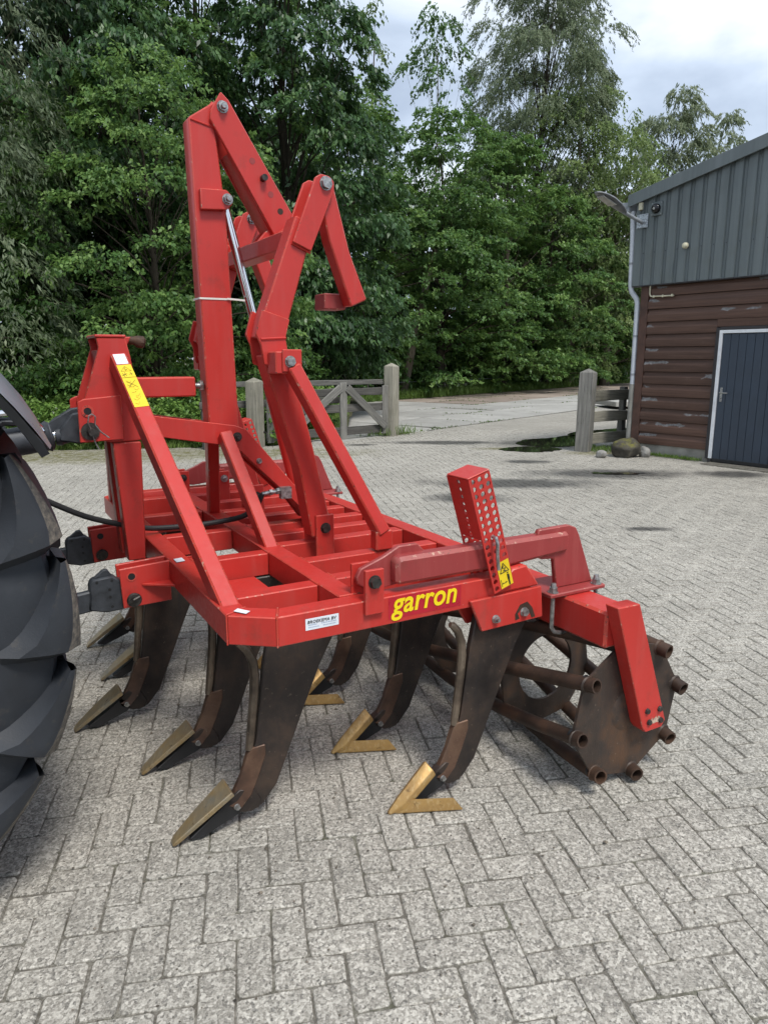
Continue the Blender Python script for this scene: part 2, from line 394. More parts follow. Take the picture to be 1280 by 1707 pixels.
# small litter on the bricks: grit and crumbs of soil
M['grit'] = plain('soil_crumbs', (.13, .11, .085), .95, var=.4, scale=30)
gv, gf = [], []
for i in range(900):
    if i < 420: q = Vector((random.gauss(-.3, .9), random.gauss(3.0, .8), 0))
    else: yy = 1.5 + random.random() ** 1.5 * 9; q = Vector((random.uniform(-.5, .5) * yy * 1.05, yy, 0))
    r = random.uniform(.0015, .0055) * (1.6 if random.random() < .08 else 1); k = len(gv)
    for d in ((1, 0, 0), (0, 1, 0), (-1, .2, 0), (-.2, -1, 0), (0, 0, .8), (0, 0, -.6)): gv.append((q.x + d[0] * r * random.uniform(.6, 1.3), q.y + d[1] * r * random.uniform(.6, 1.3), .001 + r * .4 + d[2] * r))
    gf += [(k + a, k + (a + 1) % 4, k + 4) for a in range(4)] + [(k + (a + 1) % 4, k + a, k + 5) for a in range(4)]
me = bpy.data.meshes.new('gravel'); me.from_pydata(gv, [], gf); me.materials.append(M['grit']); tag(link('gravel', me), 'scattered soil crumbs and grit on the paving', None, None, 'stuff')
def concrete(name, a, b):
    t = NT(name); p = t.pos(); rnd = t.n('ShaderNodeObjectInfo').outputs['Random']
    c = t.ramp(t.noise(p, 1.2, 7, .65), (.3, a), (.7, b))
    c = t.mix(1., c, t.ramp(rnd, (0., .86), (1., 1.1)), 'MULTIPLY')
    c = t.mix(t.ramp(t.noise(p, 8, 6, .7), (.52, 0.), (.72, .5)), c, (.17, .16, .125))
    far = t.n('ShaderNodeSeparateXYZ'); t.l(p, far.inputs[0])
    t.bump(t.noise(p, 40, 6, .7), .35, .01)
    return t.set(c, .85, 0., .3)
M['concrete'] = concrete('weathered_concrete_slab', (.30, .29, .265), (.42, .41, .38))
M['concrete_red'] = concrete('reddish_dirty_slab', (.24, .19, .155), (.36, .30, .25))
SO = Vector((.28, 15.82, 0)); SU = Vector((.62, .785, 0)).normalized(); SV = Vector((-SU.y, SU.x, 0))
area = MB(ident).add([SO + SU * u + SV * v + Vector((0, 0, -.012)) for u, v in ((-3.2, .02), (38, .02), (38, 8.4), (-3.2, 8.4))], [(0, 1, 2, 3)]).build('concrete_apron', M['soil'], None, smooth=0)
tag(area, 'concrete slab apron beyond the gate', None, None, 'structure')
for iu in range(-1, 18):
    for iv in range(4):
        u0, v0 = iu * 2.0 - .2, iv * 2.0 + .03; w, h = 1.955, 1.955
        if iu < 0 and iv > 1: continue
        z = random.gauss(.012, .006); tx, ty = random.gauss(0, .004), random.gauss(0, .004)
        mb = MB(ident); c = []
        for zz, ins in ((-.03, 0), (z - .008, 0), (z, .01)):
            for (x, y) in ((ins, ins), (w - ins, ins), (w - ins, h - ins), (ins, h - ins)):
                q = SO + SU * (u0 + x) + SV * (v0 + y); c.append(Vector((q.x, q.y, zz + (tx * (x - 1) + ty * (y - 1) if zz > -.02 else 0))))
        mb.add(c, [(8, 9, 10, 11)] + [(4 + k, 4 + (k + 1) % 4, 8 + (k + 1) % 4, 8 + k) for k in range(4)] + [(k, (k + 1) % 4, 4 + (k + 1) % 4, 4 + k) for k in range(4)])
        mb.build('concrete_slab', M['concrete_red' if iv >= 2 and iu >= 5 else 'concrete'], area, smooth=0)
# raised slab stack behind the right fence
t_ = MB(ident).beam((7.4, 24.6, .17), (9.6, 24.9, .17), 2.0, .16).build('stacked_slab', M['concrete'], None, .01)
tag(t_, 'flat concrete slab lying raised behind the short fence', 'slab')
# puddles
def water():
    t = NT('dark_puddle_water'); t.bump(t.noise(t.pos(), 5, 2), .02, .01); return t.set((.018, .017, .014), .03, 0., .5)
M['water'] = water()
def puddle(pts, label, z=.0065):
    P = [Vector(p).to_3d() for p in pts]; n = len(P); o = []
    for i in range(n):
        a, b, c, d = P[i - 1], P[i], P[(i + 1) % n], P[(i + 2) % n]
        for k in range(6):
            s = k / 6; q = .5 * ((2 * b) + (c - a) * s + (2 * a - 5 * b + 4 * c - d) * s * s + (3 * b - a - 3 * c + d) * s ** 3)
            o.append((q.x + random.gauss(0, .012), q.y + random.gauss(0, .02), z))
    w = MB(ident).add([Vector(x) for x in o], [tuple(range(len(o)))]).build('puddle_water', M['water'], None, smooth=0)
    tag(w, label, None, None, 'structure')
puddle([(2.1, 13.15), (2.5, 12.8), (2.95, 12.85), (3.3, 13.25), (2.85, 13.6), (2.4, 13.5)], 'small dark puddle nearest the yard in front of the short fence')
puddle([(2.6, 13.95), (3.2, 13.55), (3.85, 13.85), (4.3, 14.6), (4.55, 15.4), (4.0, 15.6), (3.5, 15.1), (2.9, 14.8)], 'long dark puddle in front of the short fence')
puddle([(4.0, 15.6), (4.5, 15.3), (5.4, 15.9), (6.2, 17.0), (5.9, 17.3), (5.1, 16.9), (4.3, 16.3)], 'dark puddle showing between the rails of the short fence')
puddle([(3.05, 10.35), (3.35, 10.25), (3.75, 10.32), (3.8, 10.42), (3.4, 10.47), (3.1, 10.45)], 'thin puddle on the damp bricks before the barn')
# verge on the left: low grassy bank
nx, ny = 60, 24; vb = []
for j in range(ny + 1):
    for i in range(nx + 1):
        x = -16 + i * (15.2 / nx); e0 = 13.05 + max(0, (x + 6)) * .18 + (0 if x < -2.3 else (x + 2.3) * .9)
        y = e0 + j * .42 + .05 * math.sin(x * 5)
        vb.append(Vector((x, y, -.03 + min(.32, j * .085) + .05 * math.sin(x * 1.7 + y * 2.1) * min(1, j / 3) + (0 if j else -.02))))
vg = MB(ident).add(vb, [(j * (nx + 1) + i, j * (nx + 1) + i + 1, (j + 1) * (nx + 1) + i + 1, (j + 1) * (nx + 1) + i) for j in range(ny) for i in range(nx)])
def vx(x, y): return not inside(x, y, yard_poly)
verge = vg.build('verge_terrain', M['soil'], None); tag(verge, 'low soil bank along the yard edge', None, None, 'structure')

# ------------------------------------------------------------------ timber
def old_wood(name, a, b, green=.25):
    t = NT(name); p = t.obj(); rnd = t.n('ShaderNodeObjectInfo').outputs['Random']
    q = t.n('ShaderNodeVectorMath', operation='ADD'); t.l(p, q.inputs[0]); cv = t.n('ShaderNodeCombineXYZ'); t.l(t.math('MULTIPLY', rnd, 37.), cv.inputs[1]); t.l(cv.outputs[0], q.inputs[1])
    gr = t.noise(t.mapv(q.outputs[0], (2.0, 34, 34)), 1, 6, .65, .6)
    c = t.ramp(gr, (.3, a), (.7, b)); c = t.mix(1., c, t.ramp(rnd, (0., .75), (1., 1.2)), 'MULTIPLY')
    c = t.mix(t.ramp(t.noise(q.outputs[0], 3, 6, .7), (.5, 0.), (.8, green)), c, (.09, .095, .05))
    c = t.mix(t.ramp(t.noise(q.outputs[0], 9, 6, .75), (.6, 0.), (.72, .6)), c, (.03, .028, .025))
    t.bump(gr, .5, .006)
    return t.set(c, .85, 0., .3)
M['wood'] = old_wood('grey_weathered_oak', (.10, .098, .09), (.26, .25, .225))
M['wood_post'] = old_wood('pale_weathered_post', (.17, .16, .13), (.36, .335, .27), .4)
M['wood_dark'] = old_wood('dark_weathered_oak', (.05, .048, .044), (.15, .142, .128))
def wood_bar(p0, p1, w, h, name, mat, parent, bevel=.006, up=(0, 0, 1), wob=.004):
    # a bar whose own X runs along the grain
    p0, p1 = Vector(p0), Vector(p1); d = p1 - p0; L = d.length; x = d.normalized(); u = Vector(up); y = u.cross(x).normalized(); u = x.cross(y)
    mb = MB(ident); n = max(2, int(L / .3))
    for i in range(n + 1):
        for (sy, sz) in ((-1, -1), (1, -1), (1, 1), (-1, 1)):
            mb.v.append((i * L / n, sy * w / 2 + random.gauss(0, wob), sz * h / 2 + random.gauss(0, wob)))
    mb.f = [(i * 4 + k, i * 4 + (k + 1) % 4, i * 4 + 4 + (k + 1) % 4, i * 4 + 4 + k) for i in range(n) for k in range(4)] + [(3, 2, 1, 0), tuple(range(n * 4, n * 4 + 4))]
    o = mb.build(name, M[mat], None, bevel, off=(0, 0, 0)); o.parent = parent
    o.matrix_local = Matrix.Translation(p0 - (OFF[parent.name] if parent.name in OFF else Vector())) @ Matrix((x, y, u)).transposed().to_4x4()
    return o
def pointed_post(w, h, mat, name, loc, rz, label, cat='post', group=None, lean=(0, 0)):
    e_ = empty(name, loc, rz); tag(e_, label, cat, group)
    mb = MB(ident); zs = [(-.05, 0), (h * .3, 0), (h * .7, 0), (h - .085, 0), (h - .07, .004)]
    # build lying along X so the grain follows the height
    for z, ins in zs:
        for sx, sy in ((-1, -1), (1, -1), (1, 1), (-1, 1)): mb.v.append((z, sx * (w / 2 - ins) + random.gauss(0, .003), sy * (w / 2 - ins) + random.gauss(0, .003)))
    mb.v.append((h, 0, 0)); m = len(zs)
    mb.f = [(i * 4 + k, i * 4 + (k + 1) % 4, i * 4 + 4 + (k + 1) % 4, i * 4 + 4 + k) for i in range(m - 1) for k in range(4)] + [((m - 1) * 4 + k, (m - 1) * 4 + (k + 1) % 4, m * 4) for k in range(4)] + [(3, 2, 1, 0)]
    o = mb.build('shaft', M[mat], None, .008, off=(0, 0, 0)); o.parent = e_; o.rotation_euler = (R(0), R(-90), 0)
    e_.rotation_euler = (lean[0], lean[1], rz)
    return e_
GD = Vector((.78, .63, 0)).normalized(); GR = Vector((.16, 15.61, 0)); gz = math.atan2(GD.y, GD.x)
pointed_post(.235, 1.55, 'wood_post', 'gate_post', GR, gz + .3, 'tall square gate post with pointed top at the open end of the gate', 'post', 'wooden posts of the field gate')
pp = pointed_post(.24, 1.30, 'wood_post', 'gate_post', GR - GD * 3.30, gz + .5, 'broad square gate post behind the red machine', 'post', 'wooden posts of the field gate', (.02, -.03))
sub_ = MB(ident).bolt((.10, -.12, .28), (0, -1, 0), .02, .03).build('hinge_bolt', M['bolt_dark'], pp)
gate = empty('field_gate', GR - GD * 1.3 - BN * 0, 0, GR - GD * 1.3); tag(gate, 'grey wooden field gate with diagonal braces between two posts', 'gate')
GNv = Vector((-GD.y, GD.x, 0))
def gp(u, z, n=0.): return GR - GD * u + GNv * n + Vector((0, 0, z))
for z0, z1 in ((.89, 1.04), (.56, .72), (.09, .26)): wood_bar(gp(3.08, (z0 + z1) / 2), gp(.16, (z0 + z1) / 2), .035, z1 - z0, 'rail', 'wood_dark', gate)
wood_bar(gp(.20, .06, -.037), gp(.20, 1.08, -.037), .03, .16, 'stile', 'wood', gate, up=GD)
wood_bar(gp(1.30, -.02, -.040), gp(1.30, 1.16, -.040), .045, .16, 'stile', 'wood', gate, up=GD)
wood_bar(gp(1.22, 1.06, -.078), gp(.22, .22, -.078), .03, .16, 'brace', 'wood', gate, up=(0, 0, 1))
wood_bar(gp(1.38, 1.06, -.078), gp(2.35, .38, -.078), .03, .16, 'brace', 'wood', gate)
wood_bar(gp(3.0, .06, -.037), gp(3.0, 1.10, -.037), .03, .14, 'stile', 'wood', gate, up=GD)
fe = empty('rail_fence', GR + GNv * .3 - GD * 1.5, 0, GR + GNv * .3 - GD * 1.5); tag(fe, 'long grey top rail of the fence behind the gate', 'fence')
wood_bar(gp(4.3, 1.17, .22), gp(.14, 1.15, .13), .05, .10, 'rail', 'wood', fe)
wood_bar(gp(4.3, .80, .22), gp(1.2, .80, .20), .04, .13, 'rail', 'wood_dark', fe)
for u in (4.2, 2.2): wood_bar(gp(u, -.05, .27), gp(u, 1.10, .27), .09, .09, 'post', 'wood_dark', fe, up=GD)
# short fence by the barn
SF0, SF1 = Vector((3.60, 12.96, 0)), Vector((4.62, 13.72, 0)); sfd = (SF1 - SF0).normalized(); sz_ = math.atan2(sfd.y, sfd.x)
pointed_post(.245, 1.47, 'wood', 'gate_post', SF0, sz_ + .35, 'grey leaning gate post with pointed top beside the boulder', 'post', None, (.0, .045))
sf = empty('short_fence', (SF0 + SF1) / 2, 0, (SF0 + SF1) / 2); tag(sf, 'short grey three-rail wooden fence between the post and the barn', 'fence')
nrm = Vector((sfd.y, -sfd.x, 0))
for z, h in ((.985, .19), (.605, .19), (.21, .19)): wood_bar(SF0 + sfd * .14 + Vector((0, 0, z)), SF1 + Vector((0, 0, z - .01)), .045, h, 'rail', 'wood_post', sf, wob=.006)
wood_bar(SF0 + sfd * .17 - nrm * .07 + Vector((0, 0, -.03)), SF0 + sfd * .17 - nrm * .07 + Vector((0, 0, .95)), .07, .07, 'post', 'wood_dark', sf, up=sfd)
wood_bar(SF1 - sfd * .06 - nrm * .09 + Vector((0, 0, -.03)), SF1 - sfd * .06 - nrm * .09 + Vector((0, 0, 1.12)), .11, .11, 'post', 'wood', sf, up=sfd)
# boulder and stones
def rock(name, loc, r, label, seed, mat):
    bm = bmesh.new(); bmesh.ops.create_icosphere(bm, subdivisions=4, radius=1)
    rg = np.random.default_rng(seed); ks = rg.normal(size=(14, 3)); ks /= np.linalg.norm(ks, axis=1)[:, None]; am = rg.uniform(.72, .98, 14)
    for v in bm.verts:
        d = v.co.normalized(); s = 1.
        for k, a in zip(ks, am):
            c = d.dot(Vector(k))
            if c > .05: s = min(s, a / c + .02)
        s = min(s, 1.) ; s += .02 * math.sin(9 * d.x + 4 * d.y) * math.sin(7 * d.z + 3)
        v.co = Vector((d.x * r[0], d.y * r[1], d.z * r[2])) * s
    me = bpy.data.meshes.new(name); bm.to_mesh(me); bm.free(); me.materials.append(mat); me.shade_smooth()
    o = link(name, me); o.location = loc; o.rotation_euler = (0, 0, rg.uniform(0, 3)); tag(o, label, 'rock'); return o
def rockmat(name, cols, mossy):
    t = NT(name); p = t.pos(); n = t.noise(p, 6, 7, .7)
    c = t.ramp(n, (.3, cols[0]), (.52, cols[1]), (.7, cols[2]))
    if mossy:
        nz = t.n('ShaderNodeSeparateXYZ'); t.l(t.n('ShaderNodeNewGeometry').outputs['Normal'], nz.inputs[0])
        m = t.math('MULTIPLY', t.ramp(nz.outputs[2], (.2, 0.), (.8, 1.)), t.ramp(t.noise(p, 9, 5, .7), (.42, 0.), (.6, .85)))
        c = t.mix(m, c, (.17, .16, .035))
    t.bump(t.noise(p, 25, 7, .7), .7, .02); return t.set(c, .9, 0., .3)
M['rock'] = rockmat('mossy_boulder', [(.03, .028, .025), (.075, .068, .055), (.15, .14, .11)], True); M['stone'] = rockmat('pale_stone', [(.16, .15, .13), (.28, .27, .25), (.38, .37, .34)], False)
rock('boulder', (4.12, 12.22, .13), (.29, .24, .21), 'mossy dark boulder at the barn corner', 3, M['rock'])
rock('small_stone', (3.68, 12.12, .05), (.12, .10, .075), 'small pale rounded stone beside the boulder', 5, M['stone'])
rock('broken_stone', (4.42, 12.16, .07), (.10, .09, .13), 'broken greyish stone leaning against the boulder', 9, M['stone'])

# ------------------------------------------------------------------ the barn
BZ = math.atan2(BU.y, BU.x)
barn = empty('barn', BA, BZ); tag(barn, 'barn with brown plank wall, grey metal cladding and blue door', 'barn')
def board_mat():
    t = NT('brown_stained_board'); p = t.obj(); rnd = t.n('ShaderNodeObjectInfo').outputs['Random']
    sp = t.n('ShaderNodeSeparateXYZ'); t.l(p, sp.inputs[0])
    off = t.n('ShaderNodeCombineXYZ'); t.l(t.math('MULTIPLY', rnd, 51.), off.inputs[1]); q = t.n('ShaderNodeVectorMath', operation='ADD'); t.l(p, q.inputs[0]); t.l(off.outputs[0], q.inputs[1]); q = q.outputs[0]
    gr = t.noise(t.mapv(q, (1.5, 30, 40)), 1, 5, .6)
    c = t.ramp(gr, (.3, (.066, .034, .023)), (.7, (.115, .062, .043)))
    c = t.mix(1., c, t.ramp(rnd, (0., .82), (1., 1.15)), 'MULTIPLY')
    # flaking along the sloped upper edge
    band = t.ramp(t.math('ADD', sp.outputs[2], t.math('MULTIPLY', t.math('SUBTRACT', t.noise(t.mapv(q, (4, 4, 9)), 1, 6, .7), .5), .16)), (.126, 0.), (.128, 1.), (.168, 1.), (.170, 0.))
    fl = t.ramp(t.noise(t.mapv(q, (1.3, 1, 3)), 1, 3, .5), (.56, 0.), (.575, 1.))
    fl = t.math('MULTIPLY', band, fl)
    c = t.mix(fl, c, t.ramp(t.noise(q, 22, 5), (.35, (.13, .12, .115)), (.65, (.25, .24, .235))))
    c = t.mix(t.ramp(t.noise(q, 6, 6, .7), (.58, 0.), (.75, .4)), c, (.13, .09, .07))
    t.bump(gr, .25, .003); return t.set(c, .55, 0., .4)
M['board'] = board_mat()
M['trim'] = plain('brown_corner_paint', (.085, .042, .030), .55, var=.2, scale=5)
M['plinth'] = plain('grey_plinth_render', (.27, .26, .23), .9, var=.18, scale=4, bump=.3)
def clad():
    t = NT('grey_green_coated_sheet'); p = t.pos()
    st = t.noise(t.mapv(p, (7, 7, .35)), 1, 5, .65); c = t.ramp(st, (.3, (.105, .126, .128)), (.7, (.160, .186, .190)))
    c = t.mix(t.ramp(t.noise(p, 3, 6, .7), (.5, 0.), (.8, .4)), c, (.10, .105, .085))
    return t.set(c, t.ramp(st, (.3, .36), (.7, .52)), 0., .5)
M['clad'] = clad()
M['navy'] = plain('navy_door_paint', (.032, .046, .068), .42, var=.06, scale=3)
M['whitepaint'] = plain('white_frame_paint', (.74, .76, .78), .45, var=.04)
M['darktrim'] = plain('dark_door_surround', (.03, .028, .03), .6)
M['pvc'] = plain('pale_grey_plastic_pipe', (.55, .58, .62), .38, var=.05)
M['gutter'] = plain('grey_gutter', (.26, .28, .30), .45)
M['galv'] = plain('galvanised_plate', (.42, .45, .48), .42, .7, var=.35, scale=45)
M['lampgrey'] = plain('grey_lamp_housing', (.15, .155, .16), .42)
M['glassy'] = plain('lamp_lens', (.32, .31, .28), .12)
M['cream'] = plain('cream_plastic', (.62, .58, .42), .45)
M['blackdome'] = plain('black_dome', (.006, .006, .007), .06)
def bb(name, mat, x0, x1, y0, y1, z0, z1, parent=barn, bevel=.003): return MB(ident).box(x0, x1, y0, y1, z0, z1).build(name, M[mat], parent, bevel)
DX0 = 1.30
bb('plinth', 'plinth', -.13, 1.285, .02, .3, -.05, .20)
bb('plinth', 'plinth', 2.50, 7.6, .02, .3, -.05, .20)
bb('corner_post', 'trim', -.15, -.005, -.01, .14, .12, 2.86)
bb('wall_core', 'darktrim', -.10, 7.6, .06, 9.0, .21, 4.1, bevel=0)
bp_ = [(0, 0), (.0, .118), (.018, .165), (.022, .205), (.05, .205), (.05, 0)]
NBO = 13; BH = (2.86 - .19) / NBO
for k in range(NBO):
    z = .19 + k * BH
    for (x0, x1) in (((0.0, 1.255), (2.52, 7.6)) if z < 2.06 else ((0.0, 7.6),)):
        mb = MB(ident); prof = [(-.004, .0), (-.010, .112), (.020, .158), (.024, BH - .004), (.055, BH - .004), (.055, .0)]
        mb.v = [(x, y, z_) for x in (0, x1 - x0) for y, z_ in prof]; n = len(prof)
        mb.f = [tuple(range(n)), tuple(range(2 * n - 1, n - 1, -1))] + [(i, (i + 1) % n, n + (i + 1) % n, n + i) for i in range(n)]
        o = mb.build('plank', M['board'], barn, .003); o.location = (x0, random.gauss(0, .0015), z)
MB(ident).box(1.256, 2.519, -.008, .05, 2.123, .19 + 10 * BH - .004).build('plank', M['board'], barn, .003)
# door
bb('door_surround', 'darktrim', 1.262, 1.318, -.03, .05, .06, 2.11); bb('door_surround', 'darktrim', 1.319, 2.5, -.028, .05, 2.072, 2.12)
bb('door_frame', 'whitepaint', 1.320, 1.372, -.036, .05, .07, 2.070); bb('door_frame', 'whitepaint', 1.373, 2.44, -.034, .05, 2.022, 2.070); bb('door_frame', 'whitepaint', 2.392, 2.44, -.036, .05, .07, 2.02)
bb('frame_foot', 'darktrim', 1.322, 1.370, -.040, .05, -.03, .068)
door = bb('door', 'navy', 1.378, 2.388, -.004, .05, .045, 2.015)
for k in range(8): bb('door_board', 'navy', 1.378 + k * .12625 + .0025, 1.378 + (k + 1) * .12625 - .0025, -.020, -.0045, .05, 2.012, door, .004)
bb('kick_strip', 'black', 1.38, 2.386, -.03, -.0205, .02, .075, door)
hd = bb('handle_plate', 'bolt', 1.415, 1.453, -.028, -.0205, .975, 1.195, door)
MB(ident).path([(1.434, -.03, 1.115), (1.434, -.07, 1.115), (1.45, -.078, 1.115), (1.56, -.078, 1.112)], .010, 8).build('lever', M['bolt'], hd)
MB(ident).cyl((1.434, -.0285, 1.02), (1.434, -.030, 1.02), .008, n=10).build('keyhole', M['black'], hd)
bb('threshold', 'joint', 1.37, 2.5, -.35, -.03, -.04, .014)
# cladding in sheets with ribs
CL0, CL1, SLOPE = -.29, 7.7, .205
def roofz(x): return 4.20 + (x + .38) * SLOPE
PER = .205
x = CL0; first = True
while x < CL1 - .05:
    xe = min(x + PER * 5, CL1); mb = MB(ident); xs_ = []
    k = 0
    while x + k * PER < xe - .01:
        b0 = x + k * PER
        for dx, y in ((0., -.075), (.118, -.075), (.130, -.045), (.150, -.045), (.156, -.052), (.168, -.052), (.174, -.045), (.193, -.045)): xs_.append((b0 + dx, y))
        k += 1
    xs_.append((xe, -.075))
    n = len(xs_)
    for (xx, yy) in xs_: mb.v += [(xx, yy, 2.845), (xx, yy, roofz(xx) - .02)]
    mb.f = [(2 * i, 2 * i + 2, 2 * i + 3, 2 * i + 1) for i in range(n - 1)]
    o = mb.build('cladding_sheet', M['clad'], barn, smooth=0)
    md = o.modifiers.new('thickness', 'SOLIDIFY'); md.thickness = .004; md.offset = 1
    sb = MB(ident)
    for i in range(k): sb.mark().cyl((x + i * PER + .162, -.053, 3.36), (x + i * PER + .162, -.060, 3.36), .007, n=8)
    sb.build('sheet_screw', M['darktrim'], o)
    x = xe
bb('drip_trim', 'darktrim', CL0, CL1, -.078, .06, 2.825, 2.842)
bb('side_trim', 'clad', CL0 - .012, CL0 - .001, -.078, .02, 2.84, 4.16)
mb = MB(ident); rv = []
for yy in (-.13, 9.0):
    for xx, dz in ((-.42, 0), (7.7, 0)): rv += [(xx, yy, roofz(xx) + .01), (xx, yy, roofz(xx) + .10)]
mb.v = rv; mb.f = [(0, 2, 3, 1), (4, 5, 7, 6), (0, 4, 6, 2), (1, 3, 7, 5), (0, 1, 5, 4), (2, 6, 7, 3)]
mb.build('roof', M['clad'], barn)
mb = MB(ident); mb.v = [(xx, yy, roofz(xx) + dz) for xx in (-.43, 7.72) for yy in (-.155, -.132) for dz in (-.075, .115)]
mb.f = [(0, 1, 3, 2), (4, 6, 7, 5), (0, 4, 5, 1), (2, 3, 7, 6), (0, 2, 6, 4), (1, 5, 7, 3)]
mb.build('verge_trim', M['clad'], barn, .004)
mb = MB(ident).prism([(-.40, 4.19), (-.56, 4.205), (-.54, 4.09), (-.51, 4.045), (-.40, 4.045)], -.15, 9.0).build('gutter', M['gutter'], barn, .006)
pp_ = [(-.43, -.03, 4.06), (-.43, -.03, 3.9), (-.36, -.055, 3.6), (-.335, -.06, 3.0), (-.33, -.06, 2.86), (-.30, -.04, 2.74), (-.235, .0, 2.62), (-.225, .0, 2.5), (-.215, .0, 1.15)]
pp_ = [(-.40, -.03, 4.06), (-.375, -.03, 3.7), (-.345, -.03, 2.86), (-.33, -.02, 2.76), (-.25, .02, 2.64), (-.232, .03, 2.56), (-.215, .03, 1.18)]
dp = MB(ident).path(pp_, .045, 14).build('drainpipe', M['pvc'], barn)
for z, xx, yy in ((3.2, -.357, -.03), (2.0, -.224, .03), (1.35, -.217, .03)): MB(ident).cyl((xx, yy, z), (xx, yy, z + .035), .05, n=14).build('pipe_clip', M['gutter'], dp)
MB(ident).path([(-.215, .03, 1.20), (-.21, .03, -.03)], .055, 12).build('iron_pipe', M['plinth'], dp)
# small conduit below the cladding
cd = MB(ident).path([(.035, -.03, 2.84), (.035, -.03, 2.70), (.05, -.03, 2.665), (.08, -.03, 2.655), (.48, -.03, 2.645)], .012, 8).build('conduit', M['cream'], barn)
for xx in (.10, .27, .44): bb('conduit_clip', 'cream', xx, xx + .02, -.045, -.012, 2.63, 2.672, cd)
# wall fittings: each a thing of its own, fixed to the cladding
def bpt(x, y, z): return BA + BU * x + BN * y + Vector((0, 0, z))
lamp = empty('wall_lamp', bpt(-.17, -.09, 3.86), BZ, (-.17, -.09, 3.86)); tag(lamp, 'grey street lamp on a bent arm at the barn corner', 'lamp')
bb('mounting_plate', 'galv', -.27, -.06, -.098, -.082, 3.76, 3.98, lamp)
MB(ident).path([(-.17, -.10, 3.85), (-.17, -.30, 3.89), (-.17, -.62, 3.96)], [.03, .03, .032], 12).build('arm', M['gutter'], lamp)
secs = [(-.58, .045, .045, 3.95), (-.66, .075, .055, 3.985), (-.80, .105, .065, 4.035), (-.98, .115, .060, 4.095), (-1.15, .105, .045, 4.135), (-1.27, .075, .03, 4.155), (-1.33, .03, .015, 4.16)]
mb = MB(ident); n = 14
for y, w, h, z in secs:
    for k in range(n):
        an = 2 * math.pi * k / n; sn = math.sin(an); mb.v.append((-.17 + w * math.cos(an), y, z + (h * sn if sn > 0 else h * .55 * sn)))
mb.f = [(i * n + k, i * n + (k + 1) % n, (i + 1) * n + (k + 1) % n, (i + 1) * n + k) for i in range(len(secs) - 1) for k in range(n)] + [tuple(range(n)), tuple(range((len(secs) - 1) * n, len(secs) * n))]
mb.build('lamp_head', M['lampgrey'], lamp)
mb = MB(ident); mb.v = [(-.17 + sx * w, y, z) for y, w, z in ((-.90, .075, 4.034), (-1.22, .065, 4.125)) for sx in (-1, 1)] + [(-.17 + sx * w, y, z) for y, w, z in ((-.90, .075, 4.018), (-1.22, .065, 4.109)) for sx in (-1, 1)]
mb.f = [(0, 1, 3, 2), (4, 6, 7, 5), (0, 4, 5, 1), (2, 3, 7, 6), (0, 2, 6, 4), (1, 5, 7, 3)]; mb.build('lens', M['glassy'], lamp)
cm = empty('security_camera', bpt(.09, -.09, 4.0), BZ, (.09, -.09, 4.0)); tag(cm, 'black dome security camera on a square plate', 'camera')
bb('back_plate', 'clad', -.01, .19, -.100, -.082, 3.92, 4.13, cm)
mb = MB(ident); mb.path([(.09, -.101, 4.025), (.09, -.135, 4.025), (.09, -.155, 4.025), (.09, -.172, 4.025), (.09, -.18, 4.025)], [.075, .075, .062, .038, .005], 20); mb.build('dome', M['blackdome'], cm)
MB(ident).cyl((.09, -.165, 4.02), (.09, -.182, 4.02), .02, n=12).build('lens', M['glassy'], cm)
sb = MB(ident)
for xx in (.01, .17):
    for zz in (3.94, 4.11): sb.mark().cyl((xx, -.100, zz), (xx, -.105, zz), .008, n=8)
sb.build('screw', M['bolt'], cm)
sn_ = empty('light_sensor', bpt(-.18, -.09, 4.02), BZ, (-.18, -.09, 4.02)); tag(sn_, 'small cream junction box above the lamp plate', 'box')
bb('housing', 'cream', -.235, -.165, -.13, -.082, 4.045, 4.16, sn_, .006); MB(ident).path([(-.2, -.10, 4.044), (-.2, -.10, 3.985)], .006, 6).build('cable', M['hose'], sn_)
bt = empty('alarm_button', bpt(.655, -.10, 3.39), BZ, (.655, -.10, 3.39)); tag(bt, 'small round cream knob on the metal cladding', 'knob')
MB(ident).path([(.655, -.081, 3.39), (.655, -.12, 3.39), (.655, -.14, 3.39), (.655, -.147, 3.39)], [.048, .046, .034, .008], 16).build('cap', M['cream'], bt)
# ------------------------------------------------------------------ trees and plants
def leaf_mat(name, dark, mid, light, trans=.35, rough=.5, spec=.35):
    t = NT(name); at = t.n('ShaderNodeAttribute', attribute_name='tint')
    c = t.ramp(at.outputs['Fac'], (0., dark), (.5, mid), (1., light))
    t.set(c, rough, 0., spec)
    tr = t.n('ShaderNodeBsdfTranslucent'); t.l(t.mix(.5, c, tuple(min(1, x * 1.5) for x in light)), tr.inputs[0])
    mx = t.n('ShaderNodeMixShader'); mx.inputs[0].default_value = trans
    t.l(t.b.outputs[0], mx.inputs[1]); t.l(tr.outputs[0], mx.inputs[2])
    t.l(mx.outputs[0], t.t.nodes['Material Output'].inputs[0])
    return t.m
M['hornbeam'] = leaf_mat('hornbeam_leaf', (.022, .054, .014), (.074, .160, .040), (.19, .30, .078), .3)
M['chestnut'] = leaf_mat('chestnut_leaf', (.018, .048, .018), (.054, .122, .038), (.135, .225, .075), .25, .42, .45)
M['willow'] = leaf_mat('grey_willow_leaf', (.055, .082, .042), (.135, .180, .095), (.26, .30, .18), .35)
M['birch'] = leaf_mat('birch_leaf', (.046, .080, .024), (.115, .175, .052), (.22, .29, .10), .35)
M['shrub'] = leaf_mat('shrub_leaf', (.022, .055, .013), (.072, .155, .034), (.17, .28, .06), .25)
M['grass'] = leaf_mat('verge_grass', (.050, .095, .018), (.115, .20, .038), (.23, .32, .085), .3)
